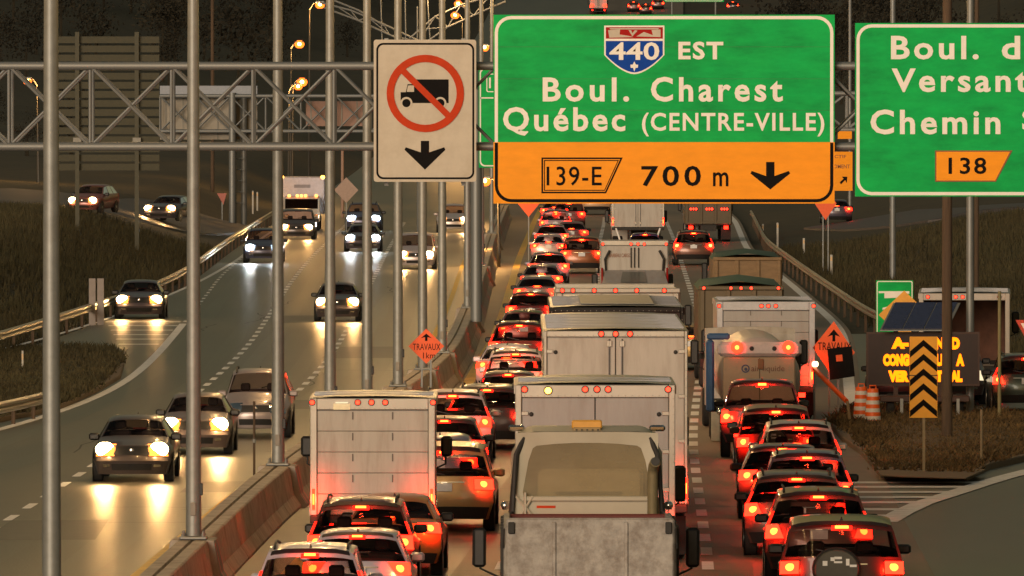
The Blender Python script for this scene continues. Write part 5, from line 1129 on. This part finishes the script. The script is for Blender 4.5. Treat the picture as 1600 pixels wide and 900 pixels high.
for xx in (-1.0,-.85,-.7,-.1,.05,.2,.75,.9,1.05): marker(t, xx, 1.86, -.08, None, 1.5)
# open-backed truck on the exit road at right
t = box_truck('box_truck', 'open-backed white box truck on the exit road behind the message board', 1507, 275, 2.6, 6.5, 2.98, .9, 'open', .2, .13, frame=twhite, markers=(-.25,-.05,.15,-1.05,1.0), yaw=-.05, tails='none')
# oncoming truck
def oncoming_truck():
    d, u = 585, 471; x = (u-CU)*d/F; r = empty('delivery_truck', (x, d+8, 0), math.pi, 'oncoming white box truck with amber lamps at the far end of the oncoming lanes', 'truck'); h = 1.35; y = 8.0
    MB().bbox(-h,h,0,5.6,1.0,3.25,.05).build('cargo_body', mat('lilac_white', (.46,.42,.46), .5), r); MB().bbox(-1.1,1.1,5.62,7.9,.5,2.1,.1).build('cab', twhite, r); MB().box(-1.0,1.0,7.905,7.912,1.35,1.95).build('windscreen', glass_dark, r)
    for xx, zz in ((-1.25,3.3),(1.25,3.3)): MB().ball((xx,5.55,zz-.05), .13, 8).build('marker_light', E_amb, r, True)
    for xx in (-.9,-.25,0,.25,.75): MB().ball((xx,7.93,2.14), .1, 8).build('marker_light', emit('marker_orange', (1,.22,.04), 5), r, True)
    MB().box(-.5,.5,5.605,5.612,2.6,2.8).build('faded_lettering', mat('faded_grey', (.22,.2,.22), .6), r); MB().bbox(-1.05,1.05,7.88,8.0,.45,.75,.03).build('bumper', tdark, r)
    for xx in (-.9, .9): MB().bbox(xx-.15,xx+.15,7.9,7.97,.8,1.0,.03).build('headlight', chrome, r)
    MB().ball((1.45,6.8,1.75), .28, 8).build('side_lamp', E_amb, r, True); twheels(r, 2.3, (1.5, 6.9), .85)
oncoming_truck()

# ------------------------------------------------------------------ cars of the queue, left lane (nearest first)
QA, QC, QD = 'cars queued in the left lane', 'cars queued in the centre lane', 'cars queued in the right lane'
fA = lambda y: (XY(y)+XAC(y))/2
fD = lambda y: (XCD(y)+XRE(y))/2
LQ = [('suv','pale blue sport utility car with roof rails, nearest in the left lane',482,150.5,(.34,.37,.44),1.78),
 ('hatch','silver hatchback between the pale blue car and the dark red one',556,159.5,(.36,.37,.42),1.78),
 ('suv','dark maroon sport utility car behind the cube van, left mirror showing',562,167.5,(.07,.022,.016),1.84),
 ('sedan','orange gold sedan tucked against the lower right corner of the cube van',612,174.5,(.30,.11,.02),1.78),
 ('minivan','gold minivan right of the cube van with one lit tail lamp',694,192,(.26,.19,.09),1.95),
 ('sedan','bluish grey sedan in front of the gold minivan',684,205,(.13,.14,.19),1.8),
 ('hatch','dark hatchback second in front of the gold minivan',693,214,(.05,.03,.03),1.82),
 ('suv','silver sport utility car whose roof shows above the cube van',706,227,(.33,.34,.38),1.84),
 ('wagon','black wagon with a roof rack right of the silver utility car',760,235,(.03,.022,.022),1.92),
 ('hatch','dark grey hatchback half hidden by the black roof-rack wagon',793,248,(.06,.05,.06),1.75),
 ('suv','white sport utility car with oval rear window in the left lane',805,262,(.52,.46,.46),1.78),
 ('sedan','white sedan peeking out left of the oval-windowed car',791,276,(.5,.46,.5),1.75),
 ('suv','dark red sport utility car beside the yellow line, mid queue',811,293,(.12,.02,.016),1.85),
 ('sedan','maroon sedan in the left lane just ahead of the dark red one',818,318,(.14,.03,.03),1.75),
 ('hatch','small maroon hatchback next to the rear trailer roofs',829,343,(.10,.02,.02),1.75),
 ('sedan','pale bumpered sedan along the yellow line, twelve cars up',839,374,(.18,.15,.13),1.8),
 ('sedan','dark sedan close ahead of the pale bumpered sedan',846,398,(.07,.04,.04),1.75),
 ('hatch','grey blue hatchback left of the brown minivan',857,424,(.20,.20,.24),1.8),
 ('minivan','brown minivan straddling the right side of the left lane',909,453,(.15,.055,.02),1.95),
 ('sedan','silver sedan with left tail lamp lit, left of the brown minivan roof',857,478,(.28,.25,.26),1.75),
 ('hatch','pale hatchback below the big sign against the yellow line',862,508,(.30,.29,.33),1.75),
 ('sedan','red-lit sedan just beyond the brown minivan',893,522,(.10,.04,.04),1.8),
 ('suv','lilac utility car second from the big sign in the left lane',868,552,(.30,.24,.28),1.8),
 ('minivan','red-lit van directly under the left part of the big sign',889,590,(.14,.04,.04),1.95),
 ('sedan','small sedan at the sign edge, last of the visible left lane',866,612,(.2,.1,.1),1.75)]
for st, lab, u, d, col, w in LQ: car(st, lab, u, d, col, width=w, group=QA, fx=fA)
car('pickup', 'distant pickup with pale lit tailgate below the exit tab of the big sign', 932, 655, (.4,.3,.2), width=1.9, group=QA)
car('hatch', 'blue and red lit hatchback behind the splayed white bumper bars', 1008, 478, (.05,.05,.16), width=1.75, group=QC)
RQ = [('jeep','dark off-road car with stickers on its spare wheel cover, nearest in the right lane',1316,158.5,(.035,.006,.004),2.02),  # reddened body colours in this lane carry the queue's tail-light glow
 ('suv','dark grey utility car with C-shaped lamp, second in the right lane',1280,171.5,(.07,.028,.022),1.9),
 ('wagon','dark wagon with silver bumper, third in the right lane',1246,182,(.075,.04,.03),1.98),
 ('suv','slate blue utility car with roof rails, fourth in the right lane',1262,189.5,(.13,.14,.18),1.8),
 ('hatch','grey hatchback, fifth in the right lane, left of the white utility car',1224,197.5,(.13,.075,.075),1.82),
 ('suv','white utility car with dark rear glass, sixth in the right lane',1249,206,(.55,.52,.50),1.82),
 ('jeep','dark red off-road car with bare spare wheel, seventh in the right lane',1213,214,(.11,.02,.018),1.72),
 ('hatch','maroon hatchback, eighth in the right lane',1207,222,(.13,.03,.03),1.75),
 ('pickup','wide red-lit pickup with big mirrors behind the tanker',1192,230,(.16,.05,.05),1.98)]
for st, lab, u, d, col, w in RQ: car(st, lab, u, d, col, width=w, group=QD, fx=fD)
s_ = car('suv', 'utility car with amber turn signals beside the hopper truck', 1084, 474, (.10,.05,.035), width=1.95, group=QD, swap={'brake_lamp': E_amb})
car('sedan', 'gold car glimpsed between the trailer roofs and the dark dump trailer', 1081, 300, (.30,.22,.08), width=1.75, group=QC)
car('suv', 'dark red car under the left part of the message board', 1412, 263, (.06,.012,.012), width=1.8, brake=False, fx=None)
car('pickup', 'dark pickup under the right part of the message board', 1492, 268, (.03,.02,.02), width=1.85, oncoming=True, lights=None, swap={'headlight': E_plate})
car('wagon', 'dark green car cut by the right edge of the picture', 1606, 262, (.02,.04,.03), width=1.85)
car('sedan', 'dark car with red tail lamps on the side road right of the big sign', 1308, GT(1308,352).y, (.04,.04,.06), width=1.8, z=GT(1308,352).z+.08)
for u, d, lab in ((935, 1480, 'red-lit truck climbing the far hill above the sign shield'),):
    t = box_truck('box_truck', lab, u, d, 2.6, 7, 2.9, 1.0, 'double', .2, .1, markers=(-1.1,1.1))
    for sg in (-1, 1):
        for zz in (1.4, 2.6): MB().ball((sg*1.0,-.15,zz), .28, 8).build('stop_lamp', E_mark, t, True)
for u, d, lab, c_ in ((990,1490,'left car on the far hill above the big sign',(.2,.1,.1)),(1009,1480,'middle car on the far hill above the big sign',(.1,.05,.05)),(1028,1500,'right car on the far hill above the big sign',(.15,.1,.1)),(1145,1490,'lone car on the far hill above the sign word EST',(.1,.1,.12))):
    car('suv', lab, u, d, c_, group='cars on the far hill')
# ------------------------------------------------------------------ oncoming cars
OG = 'oncoming cars with headlights'
ON = [('sedan','oncoming dark sedan nearest the camera with both headlights blazing',205,216,(.05,.045,.04),1.80,'warm'),
 ('sedan','oncoming grey sedan half hidden by the second lamp pole',304,232,(.11,.095,.085),1.75,'warm'),
 ('suv','oncoming silver utility car with unlit headlights behind the third pole',399,243,(.19,.18,.175),1.72,None),
 ('sedan','oncoming dark sedan alone in the middle lane',527,362,(.05,.045,.045),1.75,'warm'),
 ('sedan','oncoming dark car on the entry lane by the left guardrail',217,366,(.05,.045,.05),1.9,'warm'),
 ('suv','oncoming dark blue car with greenish white headlights',411,480,(.03,.04,.07),2.0,'cool'),
 ('minivan','oncoming dark van ahead of the white delivery truck',463,552,(.05,.05,.05),2.15,'warm'),
 ('suv','oncoming dark blue van with very bright white headlights',568,585,(.05,.06,.10),2.25,'cool'),
 ('sedan','oncoming low car right in front of the bright-lamped blue van',567,512,(.05,.05,.06),2.0,'cool'),
 ('minivan','oncoming silver van with only one headlight showing between poles',650,464,(.30,.29,.29),1.95,'warm'),
 ('suv','oncoming silver utility car closest to the barrier far ahead',708,578,(.34,.33,.32),2.0,'warm')]
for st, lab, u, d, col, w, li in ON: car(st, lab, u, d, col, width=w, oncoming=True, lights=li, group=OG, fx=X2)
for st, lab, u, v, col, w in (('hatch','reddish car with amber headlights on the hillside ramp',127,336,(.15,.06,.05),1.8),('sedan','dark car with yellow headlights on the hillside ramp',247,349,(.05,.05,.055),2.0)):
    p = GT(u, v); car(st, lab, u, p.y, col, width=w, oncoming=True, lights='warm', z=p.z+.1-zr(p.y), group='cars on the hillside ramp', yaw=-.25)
